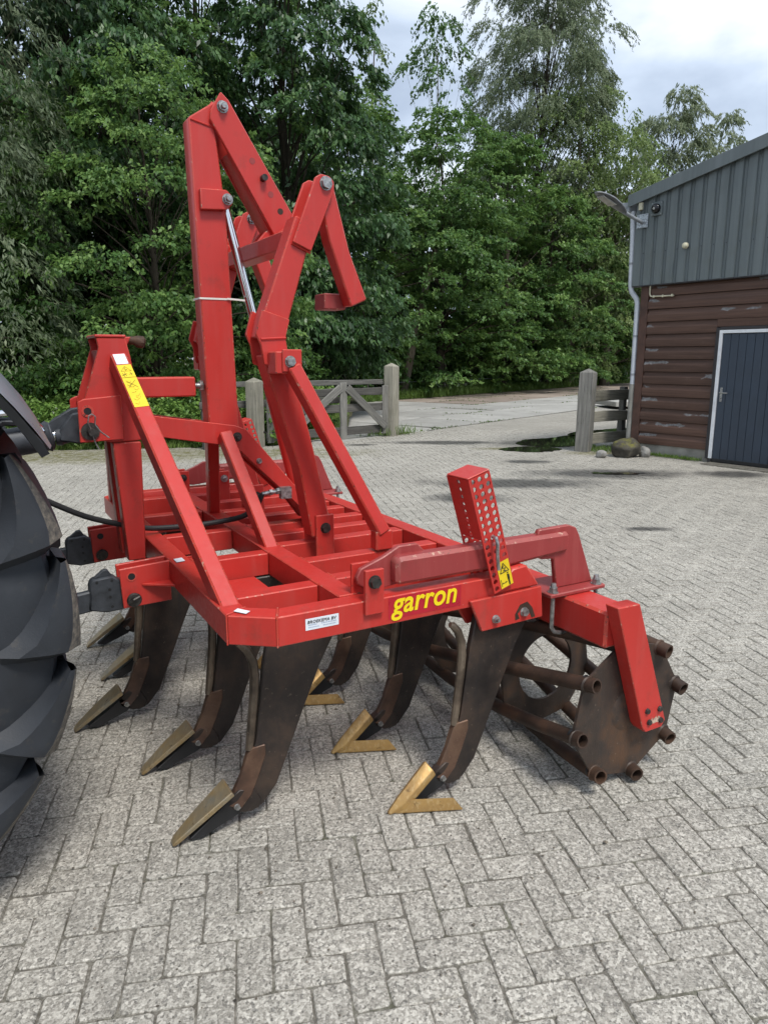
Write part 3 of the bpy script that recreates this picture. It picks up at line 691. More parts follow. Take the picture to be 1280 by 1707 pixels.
M['flower'] = plain('white_flower', (.75, .75, .70), .6)
def bark(name, a, b):
    t = NT(name); p = t.pos(); n = t.noise(t.mapv(p, (9, 9, 1.6)), 1, 6, .7)
    c = t.ramp(n, (.3, a), (.7, b)); t.bump(n, .8, .03); return t.set(c, .9, 0., .2)
M['bark'] = bark('dark_bark', (.022, .018, .013), (.075, .062, .045)); M['bark_pale'] = bark('pale_bark', (.07, .058, .042), (.20, .17, .13))
def leaf_object(name, pos, axis, nrm, ln, wd, tint, mat, parent):
    n = len(pos); axis = axis / (np.linalg.norm(axis, axis=1, keepdims=True) + 1e-9)
    side = np.cross(axis, nrm); side /= (np.linalg.norm(side, axis=1, keepdims=True) + 1e-9); up = np.cross(side, axis)
    L = ln[:, None]; W = wd[:, None]
    v = np.empty((n, 4, 3), np.float32)
    v[:, 0] = pos - axis * L * .5; v[:, 1] = pos + side * W * .5 + up * W * .12 - axis * L * .05; v[:, 2] = pos + axis * L * .5 - up * L * .10; v[:, 3] = pos - side * W * .5 + up * W * .12 - axis * L * .05
    me = bpy.data.meshes.new(name); me.vertices.add(n * 4); me.vertices.foreach_set('co', v.reshape(-1))
    me.loops.add(n * 4); me.loops.foreach_set('vertex_index', np.arange(n * 4, dtype=np.int32))
    me.polygons.add(n); me.polygons.foreach_set('loop_start', np.arange(n, dtype=np.int32) * 4)
    me.polygons.foreach_set('loop_total', np.full(n, 4, np.int32))
    at = me.attributes.new('tint', 'FLOAT', 'FACE'); at.data.foreach_set('value', np.clip(tint, 0, 1).astype(np.float32))
    me.update(); me.materials.append(mat)
    return link(name, me, parent)
def unit(n):
    d = rng.normal(size=(n, 3)); return d / np.linalg.norm(d, axis=1, keepdims=True)
CAMXY = np.array([0., 0.])
NLEAF = 0
def foliage(boughs, radii, outd, per, leaf, ratio, tw_len, sig, droop, flat, tint0, density=1., upn=1.1, tvar=.20, strand=False):
    """leaf arrays for a set of boughs; every bough holds twigs, every twig a spray of leaves"""
    P, A, N, T, Ls = [], [], [], [], []
    for c, r, o in zip(boughs, radii, outd):
        k = max(3, int(per * r * r * density))
        d = unit(k); d[:, 2] = np.abs(d[:, 2]) * .9 - .25
        d += o * .55; d /= np.linalg.norm(d, axis=1, keepdims=True)
        rad = r * rng.uniform(.35, 1., k) ** .6
        tw = c + d * rad[:, None] * np.array([1, 1, flat])
        ax = d * np.array([1, 1, .35]) + o * .5 + rng.normal(size=(k, 3)) * .28; ax[:, 2] -= droop
        ax /= np.linalg.norm(ax, axis=1, keepdims=True)
        m = strand if strand else 16
        t = rng.uniform(0, 1, (k, m)); ll = tw_len * rng.uniform(.6, 1.25, (k, 1))
        sd = np.cross(ax, [0, 0, 1.]); sd /= (np.linalg.norm(sd, axis=1, keepdims=True) + 1e-6)
        p = tw[:, None] + ax[:, None] * (t * ll)[..., None] + sd[:, None] * (rng.normal(size=(k, m)) * sig * (1.15 - t))[..., None] + rng.normal(size=(k, m, 3)) * np.array([.02, .02, .035])
        p[:, :, 2] -= droop * .55 * (t ** 2) * ll
        la = ax[:, None] * .8 + rng.normal(size=(k, m, 3)) * .55; la[:, :, 2] -= .25 + droop * .5
        nn = rng.normal(size=(k, m, 3)) * .55 + np.array([0, 0, upn]) + o * .35
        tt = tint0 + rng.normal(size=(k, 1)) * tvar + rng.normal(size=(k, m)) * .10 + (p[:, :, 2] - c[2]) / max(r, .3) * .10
        P.append(p.reshape(-1, 3)); A.append(la.reshape(-1, 3)); N.append(nn.reshape(-1, 3)); T.append(tt.reshape(-1)); 
    P, A, N, T = map(np.concatenate, (P, A, N, T))
    ln = leaf * rng.uniform(.65, 1.2, len(P))
    return P, A, N, T, ln, ln * ratio
def env_radius(style, h):
    if style == 'dome': return max(0., 1 - (max(0, h - .30) / .70) ** 2.1) ** .62 * (.80 + .2 * min(1, h / .3))
    if style == 'cone': return max(.05, (1 - h) ** .62) * (.72 + .28 * min(1, h / .12))
    if style == 'spire': return max(.06, (1 - h) ** .8) * (.5 + .5 * min(1, h / .25))
    return max(0., 1 - (2 * h - 1) ** 2) ** .5
STY = dict(   # leaf length, ratio, twigs per m2, twig length, side spread, droop, bough flatness, bark
    hornbeam=(.105, .56, 62, .46, .12, .35, .42, 'bark', 'dome'),
    chestnut=(.185, .42, 52, .42, .15, .75, .5, 'bark', 'cone'),
    willow=(.14, .26, 52, .75, .07, .80, .9, 'bark', 'oval'),
    birch=(.085, .55, 40, .70, .07, .95, .8, 'bark_pale', 'oval'),
    shrub=(.11, .60, 46, .38, .11, .25, .75, 'bark', 'dome'))
def tree(name, x, y, h, rad, style, label, base=.12, nb=70, bsize=.27, tint=.45, dens=1., env=None, lean=(0, 0), trunk_r=None, leafk=1., group=None, cat='tree', inner=.3, limbs=.5, mat=None):
    global NLEAF
    e_ = empty(name, (x, y, 0)); tag(e_, label, cat, group)
    lf, ratio, per, tl, sig, droop, flat, bk, en = STY[style]; en = env or en
    z0 = h * base; hc = h - z0; bo, rr, od = [], [], []
    lump = rng.uniform(0, 6.28, 6)
    for i in range(nb):
        hh = rng.uniform(.02, .985) if en != 'cone' else rng.uniform(0, 1) ** 1.25 * .98
        th = rng.uniform(0, 2 * math.pi)
        er = env_radius(en, hh) * rad * (1 + .16 * math.sin(2 * th + lump[0] + 3 * hh) + .12 * math.sin(5 * th + lump[1]) + .10 * math.sin(9 * hh + lump[2] + th))
        q = 1. if rng.uniform() > inner else rng.uniform(.25, .75)
        br = rad * bsize * .88 * rng.uniform(.65, 1.25) * (.65 + .5 * env_radius(en, hh))
        rpos = max(0., er * q - br * .45)
        c = np.array([math.cos(th) * rpos + lean[0] * hh, math.sin(th) * rpos + lean[1] * hh, z0 + hc * hh])
        o = np.array([math.cos(th), math.sin(th), .15 + .5 * max(0, hh - .6)])
        # away from the yard the crown only needs to close the view
        toc = np.array([-x, -y]) / math.hypot(x, y); back = o[0] * toc[0] + o[1] * toc[1] < -.35
        bo.append(c); rr.append(br * (1.1 if back else 1.)); od.append(o / np.linalg.norm(o))
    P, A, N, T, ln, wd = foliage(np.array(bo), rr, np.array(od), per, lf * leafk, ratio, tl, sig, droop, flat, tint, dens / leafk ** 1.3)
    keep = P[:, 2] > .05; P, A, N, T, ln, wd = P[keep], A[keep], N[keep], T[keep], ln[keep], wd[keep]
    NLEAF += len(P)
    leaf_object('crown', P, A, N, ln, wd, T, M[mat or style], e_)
    # trunk with limbs
    tr = trunk_r or h * .018
    mb = MB(ident); pts = []; n = 8
    for i in range(n + 1):
        f = i / n; pts.append((lean[0] * f + .06 * math.sin(f * 7 + lump[3]) * f * 2, lean[1] * f + .06 * math.sin(f * 5 + lump[4]) * f * 2, -.1 + f * h * .93))
    mb.path(pts, [tr * (1.25 if i == 0 else 1.) * (1 - i / n) ** 1.15 + .008 for i in range(n + 1)], 8)
    for c, o, r in zip(bo, od, rr):
        if rng.uniform() > limbs: continue
        f = max(.06, min(.92, (c[2] / h) * rng.uniform(.62, .9))); a = Vector(pts[int(f * n)]).lerp(Vector(pts[min(n, int(f * n) + 1)]), f * n - int(f * n))
        b = Vector(c) + Vector(o) * r * .6; m = a.lerp(b, .5) + Vector((rng.normal() * .1, rng.normal() * .1, .1 + .05 * (b - a).length))
        r0 = max(.010, tr * .30 * (1 - f) ** 1.2); mb.path([a, a.lerp(m, .5) + Vector((0, 0, .03)), m, m.lerp(b, .5) + Vector((rng.normal() * .06, rng.normal() * .06, .05)), b], [r0, r0 * .85, r0 * .65, r0 * .4, .006], 5, cap=False)
    mb.build('trunk', M[bk], e_, smooth=60)
    return e_
WG = 'trees of the wood behind the yard'
# far row first, then nearer trees
tree('horse_chestnut', -2.6, 20.8, 13.8, 3.1, 'chestnut', 'large dark horse chestnut with dense conical crown above the tall red post', .10, 190, .25, .44, 1.0, group=WG, inner=.2)
tree('horse_chestnut', -7.4, 18.5, 12.8, 3.2, 'chestnut', 'dark horse chestnut with drooping leaves in the upper left corner', .22, 150, .27, .44, .9, 'dome', group=WG)
tree('lime_tree', -5.2, 22.0, 15.5, 3.2, 'hornbeam', 'tall green lime filling the gap between the two chestnuts', .2, 110, .28, .46, .6, group=WG, leafk=1.4)
tree('hornbeam_tree', -4.9, 16.0, 7.6, 2.45, 'hornbeam', 'bright green hornbeam with layered branches left of the tall red post', .05, 150, .22, .66, 1.25, group=WG, inner=.15)
tree('willow_tree', -9.0, 14.8, 10.5, 2.7, 'willow', 'greyish willow with hanging sprays at the left edge', .10, 100, .30, .35, 1.0, 'dome', group=WG, limbs=.4)
tree('hornbeam_tree', -8.0, 17.0, 7.4, 2.7, 'hornbeam', 'dark hornbeam low behind the tractor fender', .05, 100, .28, .42, .9, group=WG)
tree('hornbeam_tree', -1.5, 30.5, 12.4, 3.6, 'hornbeam', 'dense green hornbeam directly behind the red linkage', .04, 130, .26, .52, .85, group=WG, leafk=1.45)
tree('hornbeam_tree', 2.5, 33.0, 11.9, 3.7, 'hornbeam', 'broad dark hornbeam just right of the red hanging arm', .04, 150, .26, .50, .85, group=WG, leafk=1.5)
tree('maple_tree', 6.0, 37.0, 12.0, 3.7, 'hornbeam', 'rounded green maple in the middle of the wood edge', .04, 140, .27, .62, .8, group=WG, leafk=1.6)
tree('poplar_tree', 2.6, 39.5, 18.6, 1.9, 'birch', 'slender poplar with thin open top rising above the hornbeams', .30, 80, .30, .36, 1.5, 'oval', group=WG, trunk_r=.11, leafk=2.0, limbs=.5, mat='hornbeam')
tree('tall_willow', 8.3, 44.0, 25.6, 4.1, 'willow', 'tall airy grey-green willow reaching the top of the sky', .14, 260, .19, .52, 1.9, 'oval', (.9, 0), .26, 1.5, WG, inner=.45, limbs=.5)
tree('birch_tree', 10.6, 42.0, 15.8, 3.3, 'birch', 'pale drooping birch left of the wall lamp', .12, 150, .26, .68, 1.3, 'oval', group=WG, leafk=1.9, limbs=.4)
tree('birch_tree', 13.4, 44.5, 14.4, 3.4, 'birch', 'soft yellow-green birch touching the lamp head', .05, 150, .27, .60, 1.3, 'dome', group=WG, leafk=2., limbs=.4)
tree('windblown_willow', 17.2, 50.0, 18.2, 3.3, 'willow', 'windblown pale willow above the barn gutter', .15, 130, .26, .74, 1.7, 'dome', (1.5, 0), .18, 2.0, WG, limbs=.5)
tree('windblown_willow', 22.2, 55.0, 18.4, 2.7, 'willow', 'thin yellowish willow top showing over the barn roof', .25, 90, .26, .74, 1.7, 'dome', (1.8, 0), .16, 2.1, WG, limbs=.5)
tree('birch_tree', -.55, 38.0, 18.4, 1.0, 'birch', 'thin birch showing between the chestnut and the poplar', .25, 46, .40, .62, .9, 'spire', group=WG, leafk=2., limbs=.5)
tree('hornbeam_tree', 8.8, 40.0, 10.4, 3.5, 'hornbeam', 'dark green hornbeam behind the middle of the concrete apron', .02, 130, .28, .50, .75, group=WG, leafk=1.7)
tree('hornbeam_tree', 12.6, 45.5, 10.4, 3.8, 'hornbeam', 'dark hornbeam behind the drainpipe', .02, 130, .28, .46, .75, group=WG, leafk=1.8)
# leaning bare trunk inside the wood edge
lt = MB(ident).path([(.72, 30.6, -.1), (1.0, 30.6, 1.2), (1.3, 30.7, 2.8), (1.7, 30.9, 4.4), (2.1, 31.1, 6.0)], [.20, .18, .16, .13, .10], 9)
lt = lt.build('leaning_trunk', M['bark_pale'], None, off=(0, 0, 0)); tag(lt, 'bare leaning tree trunk at the dark wood edge', 'tree trunk')
# shrubs along the edge
SG = 'shrubs along the wood edge'
shr = [(-7.4, 15.4, 2.0, 1.3, .62, 'leafy bramble bush beside the tractor top link'), (-5.4, 16.2, 2.2, 1.4, .56, 'bright hazel bush under the hornbeam'), (-9.6, 15.0, 2.6, 1.5, .42, 'dark bush at the left edge above the fender'),
       (-3.9, 16.6, 1.9, 1.2, .40, 'dark shrub in the gap behind the red mast'), (-2.9, 18.6, 2.0, 1.2, .34, 'dark shrub behind the tall red post'), (-1.6, 29.6, 3.0, 1.8, .32, 'dark low shrub behind the field gate'),
       (.3, 31.4, 3.2, 1.7, .36, 'dark shrub above the pointed gate post'), (2.3, 33.4, 3.4, 1.7, .42, 'mid green shrub at the back of the apron'), (4.2, 35.6, 3.6, 1.8, .54, 'brighter green shrub at the back of the apron'),
       (6.0, 37.8, 3.8, 1.9, .40, 'dark shrub at the far middle of the apron'), (8.0, 40.2, 4.0, 2.0, .38, 'dark shrub left of the short fence post'), (10.2, 43.0, 4.2, 2.1, .36, 'dark shrub behind the short fence'), (12.6, 46.0, 4.6, 2.4, .36, 'dark shrub beside the barn corner')]
for (x, y, h, r, ti, lb) in shr:
    tree('shrub', x, y, h, r, 'shrub', lb, .0, int(34 + 10 * r), .34, ti, .75, 'dome', leafk=1. + max(0, y - 18) * .03, group=SG, cat='shrub', trunk_r=.03)
# the wood behind reads as one mass
def wood_mass():
    bo, rr, od = [], [], []
    line = [(-20, 16.5), (-11, 18.5), (-6, 20.8), (-3.9, 24), (-2.6, 32), (1, 35.5), (5, 40), (9, 45.5), (14, 52), (22, 62)]
    for (x0, y0), (x1, y1) in zip(line, line[1:]):
        L = math.hypot(x1 - x0, y1 - y0)
        for i in range(int(L * (30 if y0 < 22 else 20))):
            t = rng.uniform(); y = y0 + (y1 - y0) * t + rng.uniform(.2, 3.6); hm = 14.0 if y < 22.5 else (9.5 if y < 30 else 8.6)
            c = np.array([x0 + (x1 - x0) * t - rng.uniform(0, .8), y, rng.uniform(.2, hm)])
            bo.append(c); rr.append(rng.uniform(.8, 1.35)); od.append(np.array([-c[0], -c[1], 6.]) / np.linalg.norm([c[0], c[1], 6.]))
    P, A, N, T, ln, wd = foliage(np.array(bo), rr, np.array(od), 6, .37, .6, .6, .22, .4, .8, .30)
    o = leaf_object('woodland_foliage', P, A, N, ln, wd, T, M['chestnut'], None)
    tag(o, 'dark leafy mass of the wood behind the front trees', None, None, 'stuff'); return len(P)
NLEAF += wood_mass()
# understory stems seen in the dark
for px_, y, lb in ((548, 30.0, 'thin bare sapling stem in the shade above the middle of the gate'), (604, 30.5, 'thin bare sapling stem in the shade left of the pointed gate post'), (632, 31.0, 'pair-like thin sapling stem rising just above the pointed gate post'), (745, 33.6, 'thin pale sapling stem at the wood edge right of the leaning trunk')):
    hh = rng.uniform(3.2, 4.6); dx = rng.normal() * .4
    o = MB(ident).path([(0, 0, -.1), (dx * .3, .05, hh * .35), (dx * .8, 0, hh * .7), (dx * 1.4, .1, hh)], [.06, .05, .04, .02], 6).build('sapling_stem', M['bark_pale'], None, off=(0, 0, 0))
    o.location = ((px_ - 640) / 1200 * y, y, 0); tag(o, lb, 'sapling')
wf = empty('wire_fence', SO + SU * 14 + SV * 8.2, 0, SO + SU * 14 + SV * 8.2); tag(wf, 'thin wire fence on short stakes along the back of the apron', 'fence')
wp_ = []
for u in (4, 9, 14, 19, 24, 29): 
    q = SO + SU * u + SV * 8.25; wp_.append(tuple(q + Vector((0, 0, .68)))); MB(ident).cyl(tuple(q), tuple(q + Vector((0, 0, .75))), .02, n=6).build('stake', M['wood_dark'], wf)
MB(ident).path(wp_, .006, 5).build('wire', M['galv'], wf)
# grass and weeds on the verge and along the apron
def grass_patch():
    P, A, N, T, L, Wd = [], [], [], [], [], []
    def add(p, hgt, spread, ti, w):
        n = len(p); a = rng.normal(size=(n, 3)) * spread; a[:, 2] = 1; P.append(p + np.array([0, 0, 1.]) * (hgt * .5)[:, None]); A.append(a); N.append(unit(n) * np.array([1, 1, .2])); T.append(ti + rng.normal(size=n) * .18); L.append(hgt); Wd.append(np.full(n, w) * rng.uniform(.7, 1.3, n))
    n = 46000; x = rng.uniform(-10.5, -.9, n); e0 = 13.08 + np.maximum(0, x + 6) * .18 + np.where(x < -2.3, 0, (x + 2.3) * .9)
    y = e0 + rng.uniform(0, 1, n) ** 1.3 * 3.6; z = np.minimum(.28, (y - e0) * .2) - .03
    hg = rng.uniform(.10, .42, n) * np.clip(.35 + (y - e0) * .9, .3, 1.35)
    add(np.stack([x, y, z], 1), hg, .38, .74, .018)
    u = rng.uniform(-1, 36, 26000); v = 8.2 + rng.uniform(-.5, 1.2, 26000); q = np.array(SO)[None] + np.array(SU)[None] * u[:, None] + np.array(SV)[None] * v[:, None]; q[:, 2] = 0
    add(q, rng.uniform(.1, .5, 26000), .4, .5, .03)
    m = 2600; u = rng.uniform(-.5, 1.2, m); q = np.array(GR)[None] + np.array([.25, .15, 0])[None] * rng.normal(size=(m, 1)) + rng.normal(size=(m, 3)) * .08; q[:, 2] = 0
    add(q[:420], rng.uniform(.05, .3, 420), .35, .6, .012)
    q = np.stack([rng.uniform(3.7, 4.6, 900), rng.uniform(12.6, 13.5, 900), np.zeros(900)], 1); add(q, rng.uniform(.03, .10, 900), .5, .55, .012)
    t = rng.uniform(.2, 1.2, 500); q = np.array(BA)[None] + np.array(BU)[None] * t[:, None] - np.array(BN)[None] * rng.uniform(0, .12, 500)[:, None]; add(q, rng.uniform(.02, .09, 500), .6, .55, .012)
    m = 7000; iu = rng.integers(-1, 18, m) * 2.0 - .22; iv = rng.integers(0, 5, m) * 2.0 + .01; al = rng.uniform(0, 1, m)
    horiz = rng.uniform(size=m) < .5; u = np.where(horiz, al * 36 - 2, iu); v = np.where(horiz, iv, al * 8)
    pat = np.sin(u * 1.7 + v * 2.3) + np.sin(u * .6 - v * 1.1) > .1; u, v = u[pat], v[pat]
    q = np.array(SO)[None] + np.array(SU)[None] * (u + rng.normal(size=len(u)) * .02)[:, None] + np.array(SV)[None] * (v + rng.normal(size=len(u)) * .02)[:, None]; q[:, 2] = -.01
    add(q, rng.uniform(.015, .075, len(u)), .6, .2, .03)
    c = lambda l: np.concatenate(l)
    o = leaf_object('grass', c(P), c(A), c(N), c(L), c(Wd), c(T), M['grass'], None); tag(o, 'tufted grass along the verge and the apron edge', None, None, 'stuff')
    # broad-leaved weeds
    n = 1900; x = rng.uniform(-10, -1.2, n); e0 = 13.15 + np.maximum(0, x + 6) * .18 + np.where(x < -2.3, 0, (x + 2.3) * .9); y = e0 + rng.uniform(0, 1, n) ** 1.2 * 2.6
    bo = np.stack([x, y, .03 + (y - e0) * .12 + rng.uniform(0, .55, n)], 1)
    P_, A_, N_, T_, l_, w_ = foliage(bo, [.28] * n, np.tile([[0, -.5, .8]], (n, 1)), 44, .080, .7, .16, .06, .15, .8, .86)
    k = P_[:, 2] > .0; o = leaf_object('weeds_foliage', P_[k], A_[k], N_[k], l_[k], w_[k], T_[k], M['shrub'], None); tag(o, 'nettles and leafy weeds on the verge', None, None, 'stuff')
    n = 260; x = rng.uniform(-7.5, -1.5, n); y = 13.6 + np.maximum(0, x + 6) * .2 + rng.uniform(0, 1.8, n); p = np.stack([x, y, rng.uniform(.3, .75, n)], 1)
    o = leaf_object('white_flowers', np.repeat(p, 5, 0) + rng.normal(size=(n * 5, 3)) * .02, rng.normal(size=(n * 5, 3)), np.tile([[0, -.4, 1.]], (n * 5, 1)), np.full(n * 5, .03), np.full(n * 5, .03), np.full(n * 5, .5), M['flower'], None); tag(o, 'small white umbel flowers in the verge', None, None, 'stuff')
    return sum(map(len, P)) + len(P_)
NLEAF += grass_patch()
print('LEAVES', NLEAF)
# ------------------------------------------------------------------ the cultivator
TH = R(29.8); FW = Vector((-math.cos(TH), -math.sin(TH), 0)); SW = Vector((-math.sin(TH), math.cos(TH), 0))
def MW(a, l, z=0): return FW * (a - .45) + SW * (l + 3.26) + Vector((0, 0, z))
cult = empty('cultivator', MW(0, 0), TH)
tag(cult, 'red subsoil cultivator with tall folding linkage, dark tines and cage roller', 'cultivator')
RE, RED_ = M['red_edge'], M['red']
def red(mb, name, parent=cult, bevel=.0035, mat='red'): return mb.build(name, M[mat], parent, bevel, 1, M[mat + '_edge'])
def sub(mb, name, mat, parent, **k): return mb.build(name, M[mat], parent, **k)
ZB, ZT = .757, .857
# frame ---------------------------------------------------------------
def ring(poly_o, poly_i): return poly_o + poly_i[::-1]
red(MB().flat([(-.185, -1.15), (-.185, 1.15), (-.262, 1.11), (-.262, -1.11)], ZB, ZT), 'front_beam')
for s in (-1, 1):
    red(MB().flat([(-.187, s * 1.152), (-.315, s * 1.25), (-.35, s * 1.168), (-.263, s * 1.105)], ZB + .001, ZT - .001), 'corner_beam')
    red(MB().flat([(-.317, s * 1.25), (-1.35, s * 1.25), (-1.35, s * 1.17), (-.352, s * 1.17)], ZB, ZT), 'side_beam')
red(MB().box(-.655, -.572, -1.168, 1.168, ZB + .002, ZT + .002), 'cross_beam')
red(MB().box(-1.352, -1.278, -1.168, 1.168, ZB + .001, ZT + .001), 'rear_beam')
for l in (-.97, -.475, .0, .49, .97):
    red(MB().box(-.57, -.264, l - .035, l + .035, ZB + .004, ZT - .003), 'lengthwise_beam')
for l in (-.935, -.68, -.39, -.19, .01, .22, .41, .68, .95):
    red(MB().box(-1.276, -.657, l - .035, l + .035, ZB + .004, ZT - .003), 'lengthwise_beam')
for l in (-.72, -.22, .25, .73):                     # floor plates between front beams
    red(MB().box(-.50, -.30, l - .19, l + .19, ZB + .006, ZB + .014), 'floor_plate') if l == -.72 else None
def bead(pts, r=.0042): sub(MB().path(pts, r, 6), 'weld_bead', 'red_edge', cult)
for l in (-.97, -.475, .49): bead([(-.264, l - .034, ZT - .001), (-.264, l + .034, ZT - .001)]); bead([(-.571, l - .034, ZT - .001), (-.571, l + .034, ZT - .001)])
for l in (-.935, -.68, -.39, -.19, .01, .22, .41): bead([(-.656, l - .034, ZT), (-.656, l + .034, ZT)]); bead([(-1.277, l - .034, ZT), (-1.277, l + .034, ZT)])
bead([(-.572, -1.168, ZT + .001), (-.655, -1.168, ZT + .001)]); bead([(-.186, -1.151, ZB), (-.186, -1.151, ZT)], .003); bead([(-.316, -1.2505, ZB), (-.316, -1.2505, ZT), (-.351, -1.169, ZT)], .003); bead([(-.186, -1.15, ZT), (-.263, -1.107, ZT)], .003)
# headstock -----------------------------------------------------------
mp_ = [(-.02, 1.70), (-.135, 1.70), (-.15, 1.66), (-.182, 1.42), (-.182, 1.306), (-.05, 1.306), (.02, 1.306), (.02, 1.475), (.045, 1.483)]
for s in (-1, 1):
    l0, l1 = sorted((s * .112, s * .094))
    red(MB().prism([(-.022, 1.729), (-.135, 1.73), (-.15, 1.66), (-.182, 1.42), (-.182, 1.31), (-.052, 1.306), (.0, 1.32), (.045, 1.47), (-.03, 1.69)], l0, l1), 'mast_plate')
    l0, l1 = sorted((s * .128, s * .113))
    hp = MB().prism([(.071, 1.312), (.069, 1.476), (.045, 1.488), (-.10, 1.50), (-.10, 1.318)], l0, l1)
    red(hp, 'top_link_plate')
    r_ = MB()
    l_o = s * .1285
    r_.pipe([(.034, l_o, 1.439), (.034, l_o + s * .003, 1.439)], .024, .015, 16); r_.build('bush_ring', M['red_edge'], cult)
    MB().cyl((.034, l_o - s * .002, 1.439), (.034, l_o + s * .001, 1.439), .015, n=16).build('pin_hole', M['black'], cult)
    red(MB().prism([(-.055, 1.304), (-.170, 1.304), (-.158, .79), (-.082, .79)], *sorted((s * .045, s * .112))), 'mast_leg', bevel=.005)
red(MB().box(-.138, -.018, -.116, .116, 1.7305, 1.742), 'mast_cap')
red(MB().prism([(-.05, 1.33), (-.03, 1.68), (-.045, 1.68), (-.065, 1.33)], -.093, .093), 'mast_web')
red(MB().prism([(-.137, 1.735), (-.168, 1.735), (-.145, 1.69), (-.137, 1.68)], -.06, .06), 'hook_bracket')
sub(MB().path([(-.15, 0, 1.722), (-.19, 0, 1.722), (-.205, 0, 1.718), (-.228, 0, 1.715), (-.236, 0, 1.713)], [.017, .018, .026, .026, .016], 10), 'rusty_hook', 'rust', cult)
pin = MB().cyl((.03, -.20, 1.358), (.03, .18, 1.358), .0155, n=14); pin.cyl((.03, -.135, 1.358), (.03, -.129, 1.358), .036, n=18)
pin = sub(pin, 'top_link_pin', 'bolt_dark', cult)
sub(MB().path([(.03, -.19, 1.355), (.045, -.195, 1.40), (.04, -.197, 1.425), (.028, -.197, 1.432), (.016, -.197, 1.422), (.02, -.196, 1.39), (.0, -.198, 1.36), (-.03, -.2, 1.335)], .003, 6), 'spring_clip', 'bolt', pin)
sub(MB().path([(.03, -.185, 1.345), (.02, -.186, 1.31), (.01, -.186, 1.29)], .003, 6), 'spring_clip', 'bolt', pin)
# strut with stickers, from mast to front corner
for s in (-1, 1):
    p0, p1 = (-.095, s * .13, 1.645), (-.2298, s * 1.053, .82)
    red(MB().beam(p0, p1, .072, .062, (1, 0, 0)), 'front_strut', bevel=.006)
    red(MB().beam((-.535, s * .095, 1.315), (-.6175, s * .4182, .83), .062, .055, (1, 0, 0)), 'middle_strut', bevel=.005)
p0, p1 = Vector((-.095, -.13, 1.645)), Vector((-.225, -1.02, .85)); dd = (p1 - p0).normalized()
up = Vector((1, 0, 0)); up = (up - dd * up.dot(dd)).normalized()
nn = dd.cross(up); nn = nn if nn.z > 0 else -nn          # outward normal of the upper side face
# the upper face of the strut is the face perpendicular to nn at half of its section
FACE = .036
def strut_pt(t, w, h=0.): return tuple(p0 + dd * t + up * w + nn * (FACE + h))
def strut_quad(mb, t0, t1, w0, w1, h=.0012):
    a, b, c, d = strut_pt(t0, w0, h), strut_pt(t0, w1, h), strut_pt(t1, w1, h), strut_pt(t1, w0, h)
    return mb.add([V(*x) for x in (a, b, c, d)], [(0, 1, 2, 3)])
st = strut_quad(MB(), .075, .31, -.028, .028).build('warning_sticker', M['yellow'], cult, smooth=0)
pk = MB()
for k in range(3):
    t = .10 + k * .0
def tri_lines(mb, t0, t1, wl, wr, th=.0022):
    tip = ((t0), (wl + wr) / 2); A_, B_ = (t1, wl), (t1, wr)
    for (x, y) in ((tip, A_), (A_, B_), (B_, tip)):
        p = Vector(strut_pt(x[0], x[1], .002)); q = Vector(strut_pt(y[0], y[1], .002))
        mb.path([tuple(p), tuple(q)], th / 4, 4)
tri_lines(pk, .085, .112, -.02, .02); 
pk.path([strut_pt(.092, 0, .002), strut_pt(.100, .006, .002), strut_pt(.103, -.005, .002), strut_pt(.109, .003, .002)], .0008, 4)
pk.path([strut_pt(.148, -.027, .002), strut_pt(.148, .027, .002)], .0007, 4)
for cx_, w in ((.128, -.012), (.128, .010), (.133, .018)):
    pk.path([strut_pt(cx_ - .01, w, .002), strut_pt(cx_ + .01, w - .004, .002)], .0008, 4); pk.path([strut_pt(cx_ - .002, w - .008, .002), strut_pt(cx_ + .004, w + .006, .002)], .0007, 4)
for i in range(9):
    t = .168 + i * .0145; w = random.uniform(-.012, .012)
    pk.path([strut_pt(t, w - .008, .002), strut_pt(t + random.uniform(.004, .014), w + random.uniform(-.004, .012), .002), strut_pt(t + random.uniform(-.004, .012), w + .010, .002)], .0005, 4)
pk.path([strut_pt(.165, -.018, .002), strut_pt(.205, .018, .002)], .0007, 4); pk.path([strut_pt(.165, .018, .002), strut_pt(.205, -.018, .002)], .0007, 4)
pk.build('pictogram', M['print'], st)
wh = strut_quad(MB(), .012, .07, -.022, .024).build('white_sticker', M['white'], cult, smooth=0)
pk = MB()
for i in range(7):
    w = -.017 + i * .006; pk.path([strut_pt(.02, w, .002), strut_pt(.02 + random.uniform(.02, .045), w, .002)], .0008, 4)
pk.build('print_lines', M['bluegrey'], wh)
